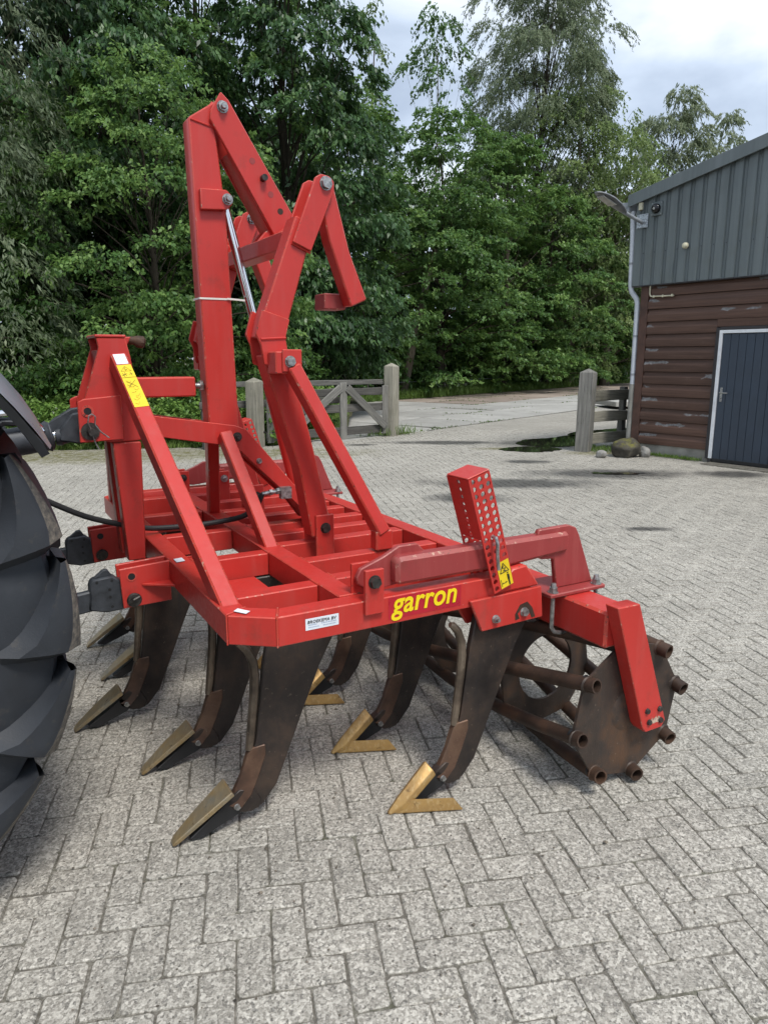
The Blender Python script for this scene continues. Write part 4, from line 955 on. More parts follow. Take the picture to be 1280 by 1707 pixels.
# clevises for the tractor's lower links
for s in (-1, 1):
    for lo in (.405, .33):
        red(MB().prism([(.009, .845), (-.186, .856), (-.186, .69), (.001, .684)], *sorted((s * (lo + .016), s * lo))), 'lower_link_plate', bevel=.0025)
    o_ = s * .4225
    MB().pipe([(-.036, o_ - s * .001, .811), (-.036, o_ + s * .001, .811)], .019, .014, 14).build('hole_rim', M['red_edge'], cult)
    MB().cyl((-.036, o_ - s * .004, .811), (-.036, o_, .811), .0145, n=14).build('pin_hole', M['black'], cult)
    MB().flat([(-.07, s * .422), (-.184, s * .422), (-.184, s * .50)], .767, .777).build('gusset', M['red'], cult, .002, 1, M['red_edge'])
    k = MB(); k.cyl((-.036, s * .30, .722), (-.036, s * .447, .722), .021, n=16); k.cyl((-.036, s * .447, .722), (-.036, s * .455, .722), .029, .024, n=16)
    k = sub(k, 'link_pin', 'bolt_dark', cult)
    sub(MB().path([(-.055, s * .458, .735), (-.03, s * .466, .728), (-.012, s * .459, .712)], .006, 6), 'pin_tab', 'bolt_dark', k)
    if s > 0:
        kk = s * .3285
        MB().cyl((-.036, kk - .001, .811), (-.036, kk + .002, .811), .0145, n=14).build('pin_hole', M['black'], cult)
        MB().cyl((-.036, kk - .012, .722), (-.036, kk + .002, .722), .028, .024, n=16).build('pin_end', M['bolt_dark'], cult)
# horizontal stop bar and kinked main beam
red(MB().box(-.432, -.14, -.05, .05, 1.483, 1.568), 'stop_bar', bevel=.006)
b = MB(); b.cyl((-.43, 0, 1.527), (-.478, 0, 1.527), .013, n=12); b.cyl((-.462, 0, 1.527), (-.4745, 0, 1.527), .024, n=6)
sub(b, 'stop_bolt', 'bolt', cult)
boom = [(-.137, 1.423), (-.595, 1.349), (-.645, 1.329), (-.855, 1.075), (-1.035, .859), (-.955, .859), (-.885, .956), (-.78, 1.062), (-.612, 1.231), (-.533, 1.263), (-.126, 1.338)]
for s in (-1, 1):
    red(MB().prism(boom, *sorted((s * .082, s * .066))), 'main_beam_plate', bevel=.003)
red(MB().prism([(-.137, 1.420), (-.44, 1.37), (-.44, 1.29), (-.128, 1.342)], -.0655, .0655), 'main_beam_web')
red(MB().prism([(-.66, 1.300), (-.852, 1.070), (-1.03, .860), (-.96, .860), (-.89, .960), (-.79, 1.068), (-.66, 1.195)], -.0655, .0655), 'main_beam_web')
b = MB()
for s in (-1, 1): b.bolt((-.60, s * .082, 1.298), (0, s, 0), .019, .014, True)
sub(b, 'pivot_bolt', 'bolt_dark', cult)
# tall post with elbow
post = [(-.484, 1.30), (-.462, 2.622), (-.600, 2.718), (-.632, 2.668), (-.560, 2.592), (-.603, 2.25), (-.622, 1.30)]
post = [(-.484, 1.305), (-.462, 2.622), (-.602, 2.716), (-.632, 2.672), (-.572, 2.592), (-.604, 2.25), (-.622, 1.305)]
red(MB().prism(post, -.05, .05), 'tall_post', bevel=.006)
sub(MB().path([(-.468, -.0515, 2.615), (-.574, -.0515, 2.593)], .004, 6), 'weld_bead', 'red', cult)
for s in (-1, 1):
    red(MB().prism([(-.488, 2.262), (-.488, 2.346), (-.60, 2.35), (-.628, 2.325), (-.625, 2.295), (-.60, 2.27)], *sorted((s * .0515, s * .078))), 'rod_clamp')
b = MB(); b.bolt((-.603, -.078, 2.312), (0, -1, 0), .021, .014, True); b.bolt((-.603, .078, 2.312), (0, 1, 0), .021, .014); sub(b, 'clamp_bolt', 'bolt', cult)
ct = MB(); ct.add([V(a, l, z) for z in (1.899, 1.907) for a, l in ((-.468, -.0525), (-.612, -.0525), (-.612, .0525), (-.468, .0525))], [(0, 1, 5, 4), (1, 2, 6, 5), (2, 3, 7, 6), (3, 0, 4, 7)])
ct.beam((-.59, -.055, 1.905), (-.665, -.072, 1.899), .004, .008); sub(ct, 'cable_tie', 'cable_tie', cult, smooth=0)
# hydraulic ram
rp0, rp1 = Vector((-.610, 0, 2.312)), Vector((-.93, 0, 1.0)); rd = (rp1 - rp0).normalized()
sub(MB().cyl(tuple(rp0), tuple(rp0 + rd * .86), .021, n=20), 'ram_rod', 'chrome', cult)
sub(MB().cyl(tuple(rp0 + rd * .80), tuple(rp0 + rd * 1.30), .038, n=20), 'ram_barrel', 'red', cult)
b = MB(); b.cyl((-.700, -.10, 1.026), (-.775, -.092, 1.030), .010, n=8); b.cyl((-.775, -.092, 1.030), (-.792, -.09, 1.031), .016, n=6); b.box(-.845, -.792, -.115, -.084, .995, 1.05); b.cyl((-.74, -.096, 1.028), (-.755, -.095, 1.029), .0145, n=6)
sub(b, 'hydraulic_fitting', 'bolt', cult)
b = MB(); b.bolt((-.915, -.082, .99), (0, -1, 0), .016, .012); b.bolt((-.70, -.082, 1.18), (0, -1, 0), .012, .01); sub(b, 'beam_bolt', 'bolt', cult)
# perforated inclined top beam
for s in (-1, 1):
    red(MB().prism([(-.596, 2.732), (-.628, 2.705), (-.915, 2.262), (-.90, 2.20), (-.812, 2.185), (-.545, 2.622), (-.552, 2.66)], *sorted((s * .072, s * .054))), 'perforated_plate')
    for a, z in ((-.722, 2.48), (-.802, 2.353), (-.845, 2.287)):
        MB().cyl((a, s * .0715, z), (a, s * .0728, z), .0135, n=16).build('round_hole', M['maroon' if z > 2.3 else 'rust'], cult)
red(MB().prism([(-.66, 2.62), (-.668, 2.63), (-.905, 2.262), (-.895, 2.255)], -.0535, .0535), 'top_web')
red(MB().prism([(-.625, 2.505), (-.632, 2.493), (-.815, 2.19), (-.806, 2.186)], -.0535, .0535), 'bottom_web')
b = MB()
for s in (-1, 1): b.bolt((-.600, s * .072, 2.674), (0, s, 0), .022, .014, True)
sub(b, 'pivot_bolt', 'bolt', cult)
sub(MB().cyl((-.768, -.10, 2.415), (-.768, .10, 2.415), .014, n=14), 'locking_pin', 'bolt_dark', cult)
red(MB().box(-.815, -.728, -.37, .37, 2.085, 2.155), 'cross_bar', bevel=.005)
for s in (-1, 1):
    red(MB().prism([(-.80, 2.155), (-.90, 2.20), (-.93, 2.30), (-.915, 2.262), (-.82, 2.19)], *sorted((s * .0725, s * .085))), 'gusset')
    red(MB().prism([(-.815, 2.154), (-.74, 2.154), (-.78, 2.20), (-.812, 2.22)], *sorted((s * .030, s * .053))), 'gusset')
# side linkage towers ---------------------------------------------------
for s in (-1, 1):
    L = lambda a, b: sorted((s * a, s * b))
    leg = [(-.603, 1.66), (-.70, 1.68), (-.785, 1.335), (-.872, .965), (-.875, .872), (-.79, .872), (-.73, 1.19), (-.60, 1.60)]
    red(MB().prism([(-.590, 1.66), (-.690, 1.67), (-.722, 1.56), (-.785, 1.335), (-.870, .965), (-.872, .905), (-.788, .885), (-.735, 1.19), (-.603, 1.60)], *L(.38, .48)), 'linkage_leg', bevel=.006)
    arm = [(-.572, 1.735), (-.745, 2.195), (-.80, 2.19), (-.832, 2.16), (-.706, 1.808), (-.685, 1.725), (-.60, 1.715)]
    red(MB().prism([(-.572, 1.728), (-.590, 1.800), (-.745, 2.200), (-.825, 2.165), (-.783, 2.045), (-.706, 1.808), (-.688, 1.722)], *L(.381, .479)), 'linkage_arm', bevel=.006)
    for lo, hi in ((.4805, .497), (.363, .3795)):
        red(MB().prism([(-.556, 1.742), (-.585, 1.835), (-.70, 1.80), (-.68, 1.728), (-.70, 1.61), (-.66, 1.60), (-.585, 1.625), (-.575, 1.70)], *L(lo, hi)), 'elbow_plate')
        red(MB().prism([(-.722, 2.095), (-.80, 2.065), (-.905, 2.30), (-.905, 2.335), (-.885, 2.353), (-.848, 2.358), (-.825, 2.345)], *L(lo, hi)), 'fork_plate')
        red(MB().box(-.882, -.798, *L(lo, hi), .80, .986), 'pivot_lug')
    sub(MB().path([(-.576, s * .498, 1.722), (-.68, s * .498, 1.728)], .005, 6), 'weld_bead', 'red', cult)
    sub(MB().path([(-.722, s * .484, 2.092), (-.80, s * .484, 2.06)], .0045, 6), 'weld_bead', 'red', cult)
    b = MB(); b.bolt((-.868, s * .497, 2.325), (0, s, 0), .024, .014); b.bolt((-.868, s * .363, 2.325), (0, -s, 0), .022, .014, True)
    sub(b, 'fork_bolt', 'bolt', cult)
    b = MB(); b.bolt((-.84, s * .497, .928), (0, s, 0), .021, .014); b.bolt((-.84, s * .363, .928), (0, -s, 0), .02, .014, True); sub(b, 'pivot_bolt', 'bolt_dark', cult)
    red(MB().box(-.70, -.600, *L(.4975, .585), 1.588, 1.675), 'brace_block', bevel=.005)
    red(MB().box(-.705, -.625, *L(.5855, .597), 1.596, 1.682), 'brace_plate', bevel=.003)
    b = MB(); b.bolt((-.655, s * .597, 1.636), (0, s, 0), .020, .014); sub(b, 'brace_bolt', 'bolt', cult)
    red(MB().beam((-.668, s * .575, 1.615), (-1.005, s * .70, .93), .072, .055, (1, 0, 0)), 'rear_brace', bevel=.006)
    red(MB().box(-1.045, -.965, *L(.672, .728), .860, .945), 'brace_foot', bevel=.006)
    red(MB().prism([(-.860, 2.352), (-.895, 2.355), (-.915, 2.33), (-.985, 2.08), (-1.066, 1.892), (-.992, 1.860), (-.895, 2.115), (-.852, 2.29)], *L(.392, .468)), 'hanging_arm', bevel=.005)
    red(MB().box(-1.005, -.905, *L(.285, .391), 1.852, 1.918), 'hook_stub', bevel=.005, mat='maroon')
# roller arms, adjusters, brackets ---------------------------------------
def perf(mb, O, U, Vv, N, nu, nv, cu, cv, r, t):
    O, U, Vv, N = Vector(O), Vector(U), Vector(Vv), Vector(N)
    sq = [(-1, -1), (0, -1), (1, -1), (1, 0), (1, 1), (0, 1), (-1, 1), (-1, 0)]
    for i in range(nu):
        for j in range(nv):
            c = O + U * cu * (i + .5) + Vv * cv * (j + .5)
            vs = []
            for k in (0, 1):
                for x, y in sq: vs.append(V(*(c + U * x * cu / 2 + Vv * y * cv / 2 - N * t * k)))
                for x, y in sq:
                    an = math.atan2(y, x); vs.append(V(*(c + U * r * math.cos(an) + Vv * r * math.sin(an) - N * t * k)))
            fs = []
            for k in range(8):
                q = (k + 1) % 8
                fs += [(k, q, 8 + q, 8 + k), (16 + q, 16 + k, 24 + k, 24 + q), (8 + k, 8 + q, 24 + q, 24 + k)]
            if i == 0: fs += [(6, 7, 23, 22), (7, 0, 16, 23)]
            if i == nu - 1: fs += [(2, 3, 19, 18), (3, 4, 20, 19)]
            if j == 0: fs += [(0, 1, 17, 16), (1, 2, 18, 17)]
            if j == nv - 1: fs += [(4, 5, 21, 20), (5, 6, 22, 21)]
            mb.add(vs, fs)
    return mb
for s in (-1, 1):
    L = lambda a, b: sorted((s * a, s * b))
    red(MB().box(-.692, -.622, *L(1.2515, 1.268), .812, .966), 'pivot_lug', bevel=.002)
    red(MB().box(-.692, -.622, *L(1.155, 1.1695), .80, .966), 'pivot_lug', bevel=.002)
    b = MB(); b.bolt((-.655, s * 1.268, .925), (0, s, 0), .021, .015); b.bolt((-.655, s * 1.155, .925), (0, -s, 0), .020, .014, True); sub(b, 'pivot_bolt', 'bolt_dark', cult)
    red(MB().prism([(-.625, .925), (-.64, .953), (-.728, .984), (-.790, 1.014), (-.865, 1.014), (-.90, .98), (-.90, .89), (-.72, .872), (-.65, .885), (-.63, .90)], *L(1.178, 1.2)), 'arm_plate', mat='maroon')
    red(MB().prism([(-.755, .888), (-.755, .978), (-.775, .986), (-1.545, .984), (-1.545, .904), (-1.25, .886)], *L(1.1805, 1.247)), 'roller_arm', bevel=.013, mat='maroon')
    red(MB().prism([(-1.392, .986), (-1.40, 1.004), (-1.555, 1.006), (-1.592, .992), (-1.612, .96), (-1.698, .755), (-1.502, .755), (-1.482, .878), (-1.42, .884), (-1.40, .895)], *L(1.205, 1.228)), 'arm_end_plate', mat='maroon')
    bp = red(MB().box(-1.715, -1.425, *L(1.085, 1.285), .737, .754), 'clamp_plate', bevel=.004, mat='maroon')
    u = MB(); nu_ = MB()
    for l_ in (1.105, 1.262):
        u.mark().path([(-1.455, s * l_, .755), (-1.455, s * l_, .61), (-1.47, s * l_, .588), (-1.50, s * l_, .580), (-1.64, s * l_, .580), (-1.67, s * l_, .588), (-1.685, s * l_, .61), (-1.685, s * l_, .755)], .0085, 8)
        for a_ in (-1.455, -1.685): nu_.bolt((a_, s * l_, .754), (0, 0, 1), .019, .018, True)
    sub(u, 'clamp_bolt', 'bolt', bp); sub(nu_, 'clamp_nut', 'bolt', bp)
    # perforated adjuster channel
    O = Vector((-1.150, s * 1.281, .804)); vv = (Vector((-1.018, s * 1.281, 1.236)) - O); H_ = vv.length; vv.normalize(); uu = Vector((vv.z * -1, 0, vv.x)); uu = Vector((-vv.z, 0, vv.x))
    if uu.x > 0: uu = -uu
    ad = perf(MB(), O, uu, vv, (0, s, 0), 3, 16, .0315, H_ / 16, .0102, .006)
    ad = red(ad, 'adjuster_channel', bevel=0)
    for p_ in ad.data.polygons: p_.use_smooth = False
    O2 = Vector((-1.150, s * 1.155, .804)); red(perf(MB(), O2, uu, vv, (0, s, 0), 3, 16, .0315, H_ / 16, .0102, .006), 'adjuster_wall', ad, bevel=0)
    O3 = O + vv * H_ * .48 + Vector((0, -s * .006, 0))
    red(perf(MB(), O3, Vector((0, -s, 0)), vv, (-uu.x, 0, -uu.z), 1, 8, .120, H_ * .52 / 8, .0102, .006), 'adjuster_wall', ad, bevel=0)
    T0 = O + vv * (H_ + .001)
    red(MB().add([V(*(T0 + uu * x + Vector((0, -s * y, 0)) + vv * z)) for x in (-.001, .096) for y in (0, .127) for z in (0, .006)], [(0, 1, 3, 2), (4, 6, 7, 5), (0, 4, 5, 1), (2, 3, 7, 6), (0, 2, 6, 4), (1, 5, 7, 3)]), 'channel_cap', ad, bevel=.002)
    sub(MB().path([tuple(O + vv * .215 + uu * .046 + Vector((0, s * .0, 0))), tuple(O + vv * .215 + uu * .046 + Vector((0, s * .022, 0))), tuple(O + vv * .195 + uu * .040 + Vector((0, s * .030, 0))), tuple(O + vv * .145 + uu * .030 + Vector((0, s * .026, 0))), tuple(O + vv * .095 + uu * .026 + Vector((0, s * .022, 0)))], .0068, 8), 'adjuster_pin', 'bolt', ad)
    if s < 0:
        yq = lambda x0, x1, y0, y1, h: [V(*(O + uu * x + vv * y + Vector((0, s * h, 0)))) for x, y in ((x0, y0), (x1, y0), (x1, y1), (x0, y1))]
        ys = MB().add(yq(.034, .090, .004, .108, .0015), [(0, 1, 2, 3)]).build('warning_sticker', M['yellow'], ad, smooth=0)
        pg = MB()
        Q = lambda x, y: tuple(O + uu * x + vv * y + Vector((0, s * .0024, 0)))
        for p, q in (((.042, .064), (.062, .100)), ((.062, .100), (.082, .064)), ((.082, .064), (.042, .064))): pg.path([Q(*p), Q(*q)], .0013, 4)
        pg.path([Q(.062, .09), Q(.055, .082), Q(.07, .078), Q(.058, .07), Q(.07, .068)], .0018, 4)
        pg.path([Q(.074, .05), Q(.074, .030)], .0045, 6); pg.path([Q(.074, .030), Q(.074, .008)], .003, 6); pg.path([Q(.074, .056), Q(.074, .0575)], .004, 6)
        pg.path([Q(.042, .022), Q(.064, .022)], .0009, 4); pg.path([Q(.042, .022), Q(.047, .026)], .0009, 4); pg.path([Q(.064, .022), Q(.059, .026)], .0009, 4); pg.path([Q(.039, .040), Q(.039, .012)], .0009, 4)
        pg.build('pictogram', M['print'], ys)
    # outer tine bracket
    br = red(MB().prism([(-1.052, .787), (-1.39, .792), (-1.402, .666), (-1.108, .660)], *L(1.2515, 1.267)), 'tine_bracket')
    red(MB().prism([(-1.052, .756), (-1.276, .756), (-1.402, .666), (-1.108, .660)], *L(1.158, 1.172)), 'bracket_plate', br)
    red(MB().prism([(-1.18, .7935), (-1.245, .882), (-1.315, .888), (-1.385, .7945)], *L(1.16, 1.262)), 'bracket_cap', br, bevel=.008)
    b = MB(); b.bolt((-1.168, s * 1.267, .700), (0, s, 0), .0145, .011, True); b.bolt((-1.305, s * 1.267, .704), (0, s, 0), .0165, .012); sub(b, 'bracket_bolt', 'bolt', br)
    sub(MB().prism([(-1.262, .70), (-1.285, .735), (-1.32, .742), (-1.345, .715), (-1.362, .675), (-1.345, .672), (-1.325, .712), (-1.295, .722), (-1.275, .70), (-1.285, .68), (-1.264, .676)], *L(1.2672, 1.2680)), 'bare_patch', 'rust', br)
# small lug on the far lengthwise beam
for l in (.905, .995):
    red(MB().box(-.865, -.80, l - .007, l + .007, .80, .99), 'pivot_lug')
b = MB(); b.bolt((-.832, .898, .945), (0, -1, 0), .020, .014, True); sub(b, 'pivot_bolt', 'bolt', cult)
# cross tube and drop arms for the roller
ctube = red(MB().box(-1.645, -1.500, -1.497, 1.497, .592, .7355), 'roller_cross_tube', bevel=.01)
for s in (-1, 1):
    red(MB().prism([(-1.485, .775), (-1.60, .772), (-1.795, .262), (-1.775, .235), (-1.685, .235), (-1.665, .262)], *sorted((s * 1.498, s * 1.560))), 'drop_arm', bevel=.003)
    b = MB()
    for a, z in ((-1.70, .275), (-1.765, .268), (-1.755, .318), (-1.685, .325)): b.mark().cyl((a, s * 1.560, z), (a, s * 1.569, z), .0125, .010, n=8)
    sub(b, 'rivet', 'bolt_dark', cult)
    bpz = [(-1.705 - .055 * i / 11, .262 + .003 * random.random()) for i in range(12)] + [(-1.762 + .052 * i / 9, .275 + random.uniform(0, .024)) for i in range(10)]
    sub(MB().prism(bpz, *sorted((s * 1.5602, s * 1.5606))), 'bare_patch', 'bare', cult)
# cage roller ---------------------------------------------------------------
RC, RZ, RR = -1.650, .312, .274
roller = bpy.data.objects.new('cage_roller', None); COL.objects.link(roller); roller.parent = cult; OFF[roller.name] = Vector()
def rp(ph, l, r=RR): return (RC + r * math.cos(ph), l, RZ + r * math.sin(ph))
TW = R(-34) / .71; A0_ = R(-9)
for k in range(8):
    ph = A0_ + k * math.pi / 4
    pts = [rp(ph + TW * (l + 1.51), l) for l in np.linspace(-1.536, 1.536, 13)]
    sub(MB().pipe(pts, .0285, .022, 14), 'roller_bar', 'rust', roller)
    MB().cyl(tuple(Vector(pts[0]) + Vector((0, .05, 0))), tuple(Vector(pts[0]) + Vector((0, .06, 0))), .022, n=14).build('bar_plug', M['black'], roller)
for l in (-1.489, -1.03, -.46, .12, .70, 1.489):
    ph0 = A0_ + TW * (l + 1.51); mb = MB(); n = 32; solid = abs(l) > 1.4
    ro = RR + .004
    for t in (-.006, .006):
        for k in range(n):
            ph = ph0 + 2 * math.pi * k / n; m = (k % 4) / 4 * math.pi / 4 - math.pi / 8
            r_ = (ro + (.010 if solid else -.012)) * math.cos(math.pi / 8) / math.cos(((k / 4.) % 1) * math.pi / 4 - math.pi / 8)
            mb.v.append(tuple(V(*rp(ph, l + t, r_))))
        for k in range(n):
            ph = ph0 + 2 * math.pi * k / n; mb.v.append(tuple(V(*rp(ph, l + t, .035 if solid else .152))))
    for k in range(n):
        q = (k + 1) % n
        mb.f += [(k, q, n + q, n + k), (2 * n + q, 2 * n + k, 3 * n + k, 3 * n + q), (k, 2 * n + k, 2 * n + q, q), (n + k, n + q, 3 * n + q, 3 * n + k)]
    dsc = sub(mb, 'end_disc' if solid else 'support_disc', 'plate', roller, smooth=30)
    if solid:
        sg = 1 if l > 0 else -1
        for k in range(8):
            q = Vector(rp(A0_ + TW * (l + 1.51) + k * math.pi / 4, l + sg * .006)); MB().path([tuple(q), tuple(q + Vector((0, sg * .006, 0)))], [.0335, .029], 14).build('weld_ring', M['plate'], dsc)
        MB().cyl((RC, l + sg * .006, RZ), (RC, l + sg * .0105, RZ), .085, .075, n=24).build('bearing_flange', M['plate'], dsc)
# tines -----------------------------------------------------------------------
def loft(secs):
    mb = MB(); n = len(secs[0])
    for sct in secs: mb.v += [tuple(V(*p)) for p in sct]
    m = len(secs)
    mb.f += [(i * n + k, i * n + (k + 1) % n, (i + 1) * n + (k + 1) % n, (i + 1) * n + k) for i in range(m - 1) for k in range(n)]
    mb.f += [tuple(range(n - 1, -1, -1)), tuple(range((m - 1) * n, m * n))]
    return mb
def make_tine(winged):
    plate = [(-.385, .757), (-.352, .60), (-.333, .45), (-.315, .32), (-.296, .26), (-.262, .175), (-.225, .125), (-.205, .085), (-.285, .045), (-.33, .062), (-.385, .125), (-.43, .23), (-.50, .40), (-.565, .55), (-.625, .66), (-.655, .757)]
    t = MB().prism(plate, -.0145, .0145).build('tine', M['tine'], cult, .004)
    # shin guard
    def sec(p, q, wf, wb): return [(p[0], -wf, p[1]), (q[0], -wb, q[1]), (q[0], wb, q[1]), (p[0], wf, p[1])]
    sh = loft([sec((-.296, .295), (-.345, .30), .015, .021), sec((-.282, .275), (-.345, .262), .014, .023), sec((-.255, .20), (-.315, .185), .010, .025), sec((-.222, .135), (-.285, .12), .012, .027), sec((-.195, .100), (-.245, .078), .018, .027)])
    sub(sh, 'shin_guard', 'shin', t, bevel=.003)
    rod = [(-.318, 0, .70), (-.312, 0, .715)]
    rod = [(-.262, -.004, .694), (-.275, -.003, .688), (-.300, 0, .660), (-.318, 0, .615), (-.322, 0, .56), (-.316, 0, .48), (-.306, 0, .40), (-.298, 0, .33), (-.291, 0, .285)]
    sub(MB().path(rod, [.009, .014, .0155, .0165, .017, .017, .016, .0155, .014], 10), 'deflector_rod', 'rod', t)
    cl = MB().prism([(-.195, .118), (-.205, .082), (-.26, .052), (-.315, .055), (-.325, .085), (-.30, .135), (-.245, .150)], -.019, .019)
    sub(cl, 'point_clamp', 'tine', t, bevel=.004)
    ft = MB().prism([(-.06, .018), (-.21, .125), (-.255, .085), (-.235, .055), (-.10, .006)], -.019, .019); sub(ft, 'point_foot', 'black', t, bevel=.003)
    b = MB(); b.bolt((-.232, -.019, .088), (0, -1, 0), .011, .008); b.bolt((-.232, .019, .088), (0, 1, 0), .011, .008); sub(b, 'point_bolt', 'bolt', t)
    def cs(a, z, w, th, cap=0.): return [(a, -w, z), (a, w, z), (a - th * .55, w, z - th * .83), (a - th * .55, -w, z - th * .83)]
    if winged:
        pt = loft([[(-.002, -.008, .004), (.0, 0, .008), (-.002, .008, .004), (-.006, .010, 0), (-.006, -.010, 0)], [(-.055, -.026, .040), (-.045, 0, .058), (-.055, .026, .040), (-.07, .030, .018), (-.07, -.030, .018)], [(-.178, -.034, .145), (-.165, 0, .170), (-.178, .034, .145), (-.195, .030, .118), (-.195, -.030, .118)]])
        sub(pt, 'chisel_point', 'gold', t, bevel=.003)
        for s in (-1, 1):
            wv = [(-.025, s * .008, .012), (-.075, s * .03, .050), (-.235, s * .115, .062), (-.250, s * .118, .022), (-.235, s * .127, .018), (-.03, s * .015, .004)]
            w_ = MB(); w_.v = [tuple(V(*p)) for p in [(-.02, s * .008, .006), (-.085, s * .028, .052), (-.222, s * .105, .058), (-.250, s * .128, .014), (-.03, s * .016, .000), (-.10, s * .022, .030), (-.228, s * .098, .044), (-.255, s * .120, .004)]]
            w_.f = [(0, 1, 2, 3), (4, 7, 6, 5), (0, 3, 7, 4), (1, 5, 6, 2), (2, 6, 7, 3), (0, 4, 5, 1)]
            sub(w_, 'share_wing', 'gold', t, bevel=.002)
    else:
        pt = loft([cs(0, .012, .015, .010), cs(-.012, .028, .022, .016), cs(-.10, .096, .038, .020), cs(-.205, .170, .052, .020)])
        sub(pt, 'chisel_point', 'chisel', t, bevel=.003)
    return t
tA = make_tine(False); tB = make_tine(True)
def place(proto, a, l, first, yaw=0.):
    t = proto if first else copy_tree(proto, cult)
    t.location = V(a, l, 0); t.rotation_euler = (0, 0, yaw)
for i, (a, l) in enumerate(((0, -1), (0, -.5), (.19, 0), (0, .5), (0, 1))): place(tA, a, l, i == 0)
for i, l in enumerate((-1.215, -.735, -.245, .245, .735, 1.215)): place(tB, -.735, l, i == 0)
# head of the centre tine
red(MB().box(-.45, -.186, -.03, .03, .70, .7565), 'tine_bracket')
# lettering and stickers on the side beam
def side_quad(a0, a1, z0, z1, h): return [V(a0, -1.25 - h, z0), V(a1, -1.25 - h, z0), V(a1, -1.25 - h, z1), V(a0, -1.25 - h, z1)]
cs_ = MB().add(side_quad(-.718, -1.02, .775, .852, .001), [(0, 1, 2, 3)]).build('name_sticker', M['crimson'], cult, smooth=0)
tm = text_mesh('garron', .108, .0019, .2, 1.02, .90); tm.materials.append(M['letter'])
to = link('lettering', tm, cs_); to.rotation_euler = (R(90), 0, 0); xs = [v.co.x for v in tm.vertices]; 
sc_ = .272 / (max(xs) - min(xs)); to.scale = (sc_, sc_ * 1.0, 1); to.location = (.732, -1.2525, .794)
ws = MB().add(side_quad(-.412, -.530, .795, .834, .001), [(0, 1, 2, 3)]).build('dealer_sticker', M['white'], cult, smooth=0)
tm = text_mesh('BROEKEMA BV', .0155, 0., .18, 1.08, 1.0); tm.materials.append(M['print']); to = link('lettering', tm, ws); to.rotation_euler = (R(90), 0, 0); xs = [v.co.x for v in tm.vertices]
k_ = .102 / (max(xs) - min(xs)); to.scale = (k_, k_, 1); to.location = (.418, -1.2520, .817)
pl_ = MB()
for a0, a1, z in ((-.422, -.452, .812), (-.468, -.522, .812), (-.422, -.46, .804), (-.474, -.52, .804)):
    n_ = 9
    for i in range(n_):
        x0 = a0 + (a1 - a0) * i / n_; pl_.add(side_quad(x0, x0 + (a1 - a0) / n_ * .62, z - .0016, z + .0016, .0018), [(0, 1, 2, 3)])
pl_.build('fine_print', M['bluegrey'], ws, smooth=0)
MB().add([V(a, l, ZT + .0035) for a, l in ((-.215, -1.135), (-.235, -1.115), (-.262, -1.16), (-.242, -1.178))], [(0, 1, 2, 3)]).build('white_label', M['white'], cult, smooth=0)
MB().add([V(a, l, ZT + .0035) for a, l in ((-.20, -.425), (-.235, -.42), (-.235, -.475), (-.20, -.48))], [(0, 1, 2, 3)]).build('white_label', M['white'], cult, smooth=0)
# hydraulic hose
hp = [(.9, .10, 1.10), (.5, .08, 1.12), (.30, .06, 1.095), (.231, .05, 1.072), (.061, .05, .975), (-.097, .05, .917), (-.21, .05, .888), (-.322, .05, .880), (-.44, .03, .882), (-.55, .0, .895), (-.62, -.04, .915), (-.672, -.08, .955), (-.69, -.10, 1.0), (-.702, -.10, 1.026)]
def smooth_pts(p, n=4):
    p = [Vector(x) for x in p]; o = []
    for i in range(len(p) - 1):
        a, b, c, d = p[max(i - 1, 0)], p[i], p[i + 1], p[min(i + 2, len(p) - 1)]
        for k in range(n):
            t = k / n; o.append(.5 * ((2 * b) + (c - a) * t + (2 * a - 5 * b + 4 * c - d) * t * t + (3 * b - a - 3 * c + d) * t ** 3))
    return [tuple(x) for x in o + [p[-1]]]
sub(MB().path(smooth_pts(hp), .0125, 10), 'hydraulic_hose', 'hose', cult)
# ------------------------------------------------------------------ the tractor's rear corner
TC = (1.18, -.84)
trac = empty('tractor', MW(TC[0], TC[1]), TH, V(TC[0], TC[1], 0)); tag(trac, 'rear wheel, fender and linkage of a dark grey tractor at the left edge', 'tractor')
WC, WZ, WR = 1.18, .935, .935
def wp(ang, r, l): return (WC - r * math.cos(ang), l, WZ + r * math.sin(ang))     # ang 0 points back to the cultivator
prof = [(.50, -.56), (.56, -.535), (.64, -.50), (.73, -.505), (.80, -.525), (.855, -.545), (.880, -.56), (.893, -.60), (.900, -.70), (.903, -.83), (.900, -.96), (.893, -1.06), (.880, -1.10), (.855, -1.115), (.80, -1.135), (.73, -1.155), (.64, -1.16), (.56, -1.125), (.50, -1.10)]
mb = MB(); n = 96
for i in range(n):
    for r, l in prof: mb.v.append(tuple(V(*wp(2 * math.pi * i / n, r, l))))
m = len(prof); mb.f = [(i * m + k, i * m + k + 1, ((i + 1) % n) * m + k + 1, ((i + 1) % n) * m + k) for i in range(n) for k in range(m - 1)]
tyre = mb.build('tyre', M['rubber'], trac)
rim = MB()
rp_ = [(.505, -1.10), (.50, -1.06), (.44, -1.02), (.42, -.90), (.20, -.88), (.18, -.95), (.0, -.95)]
for i in range(48):
    for r, l in rp_: rim.v.append(tuple(V(*wp(2 * math.pi * i / 48, r, l))))
m = len(rp_); rim.f = [(i * m + k, i * m + k + 1, ((i + 1) % 48) * m + k + 1, ((i + 1) % 48) * m + k) for i in range(48) for k in range(m - 1)]
rim.build('rim', M['whitepaint'], trac)
def base_l(r): return float(np.interp(r, [.60, .64, .73, .80, .855, .88, .893, .90], [1.145, 1.16, 1.155, 1.135, 1.115, 1.10, 1.06, .96]))
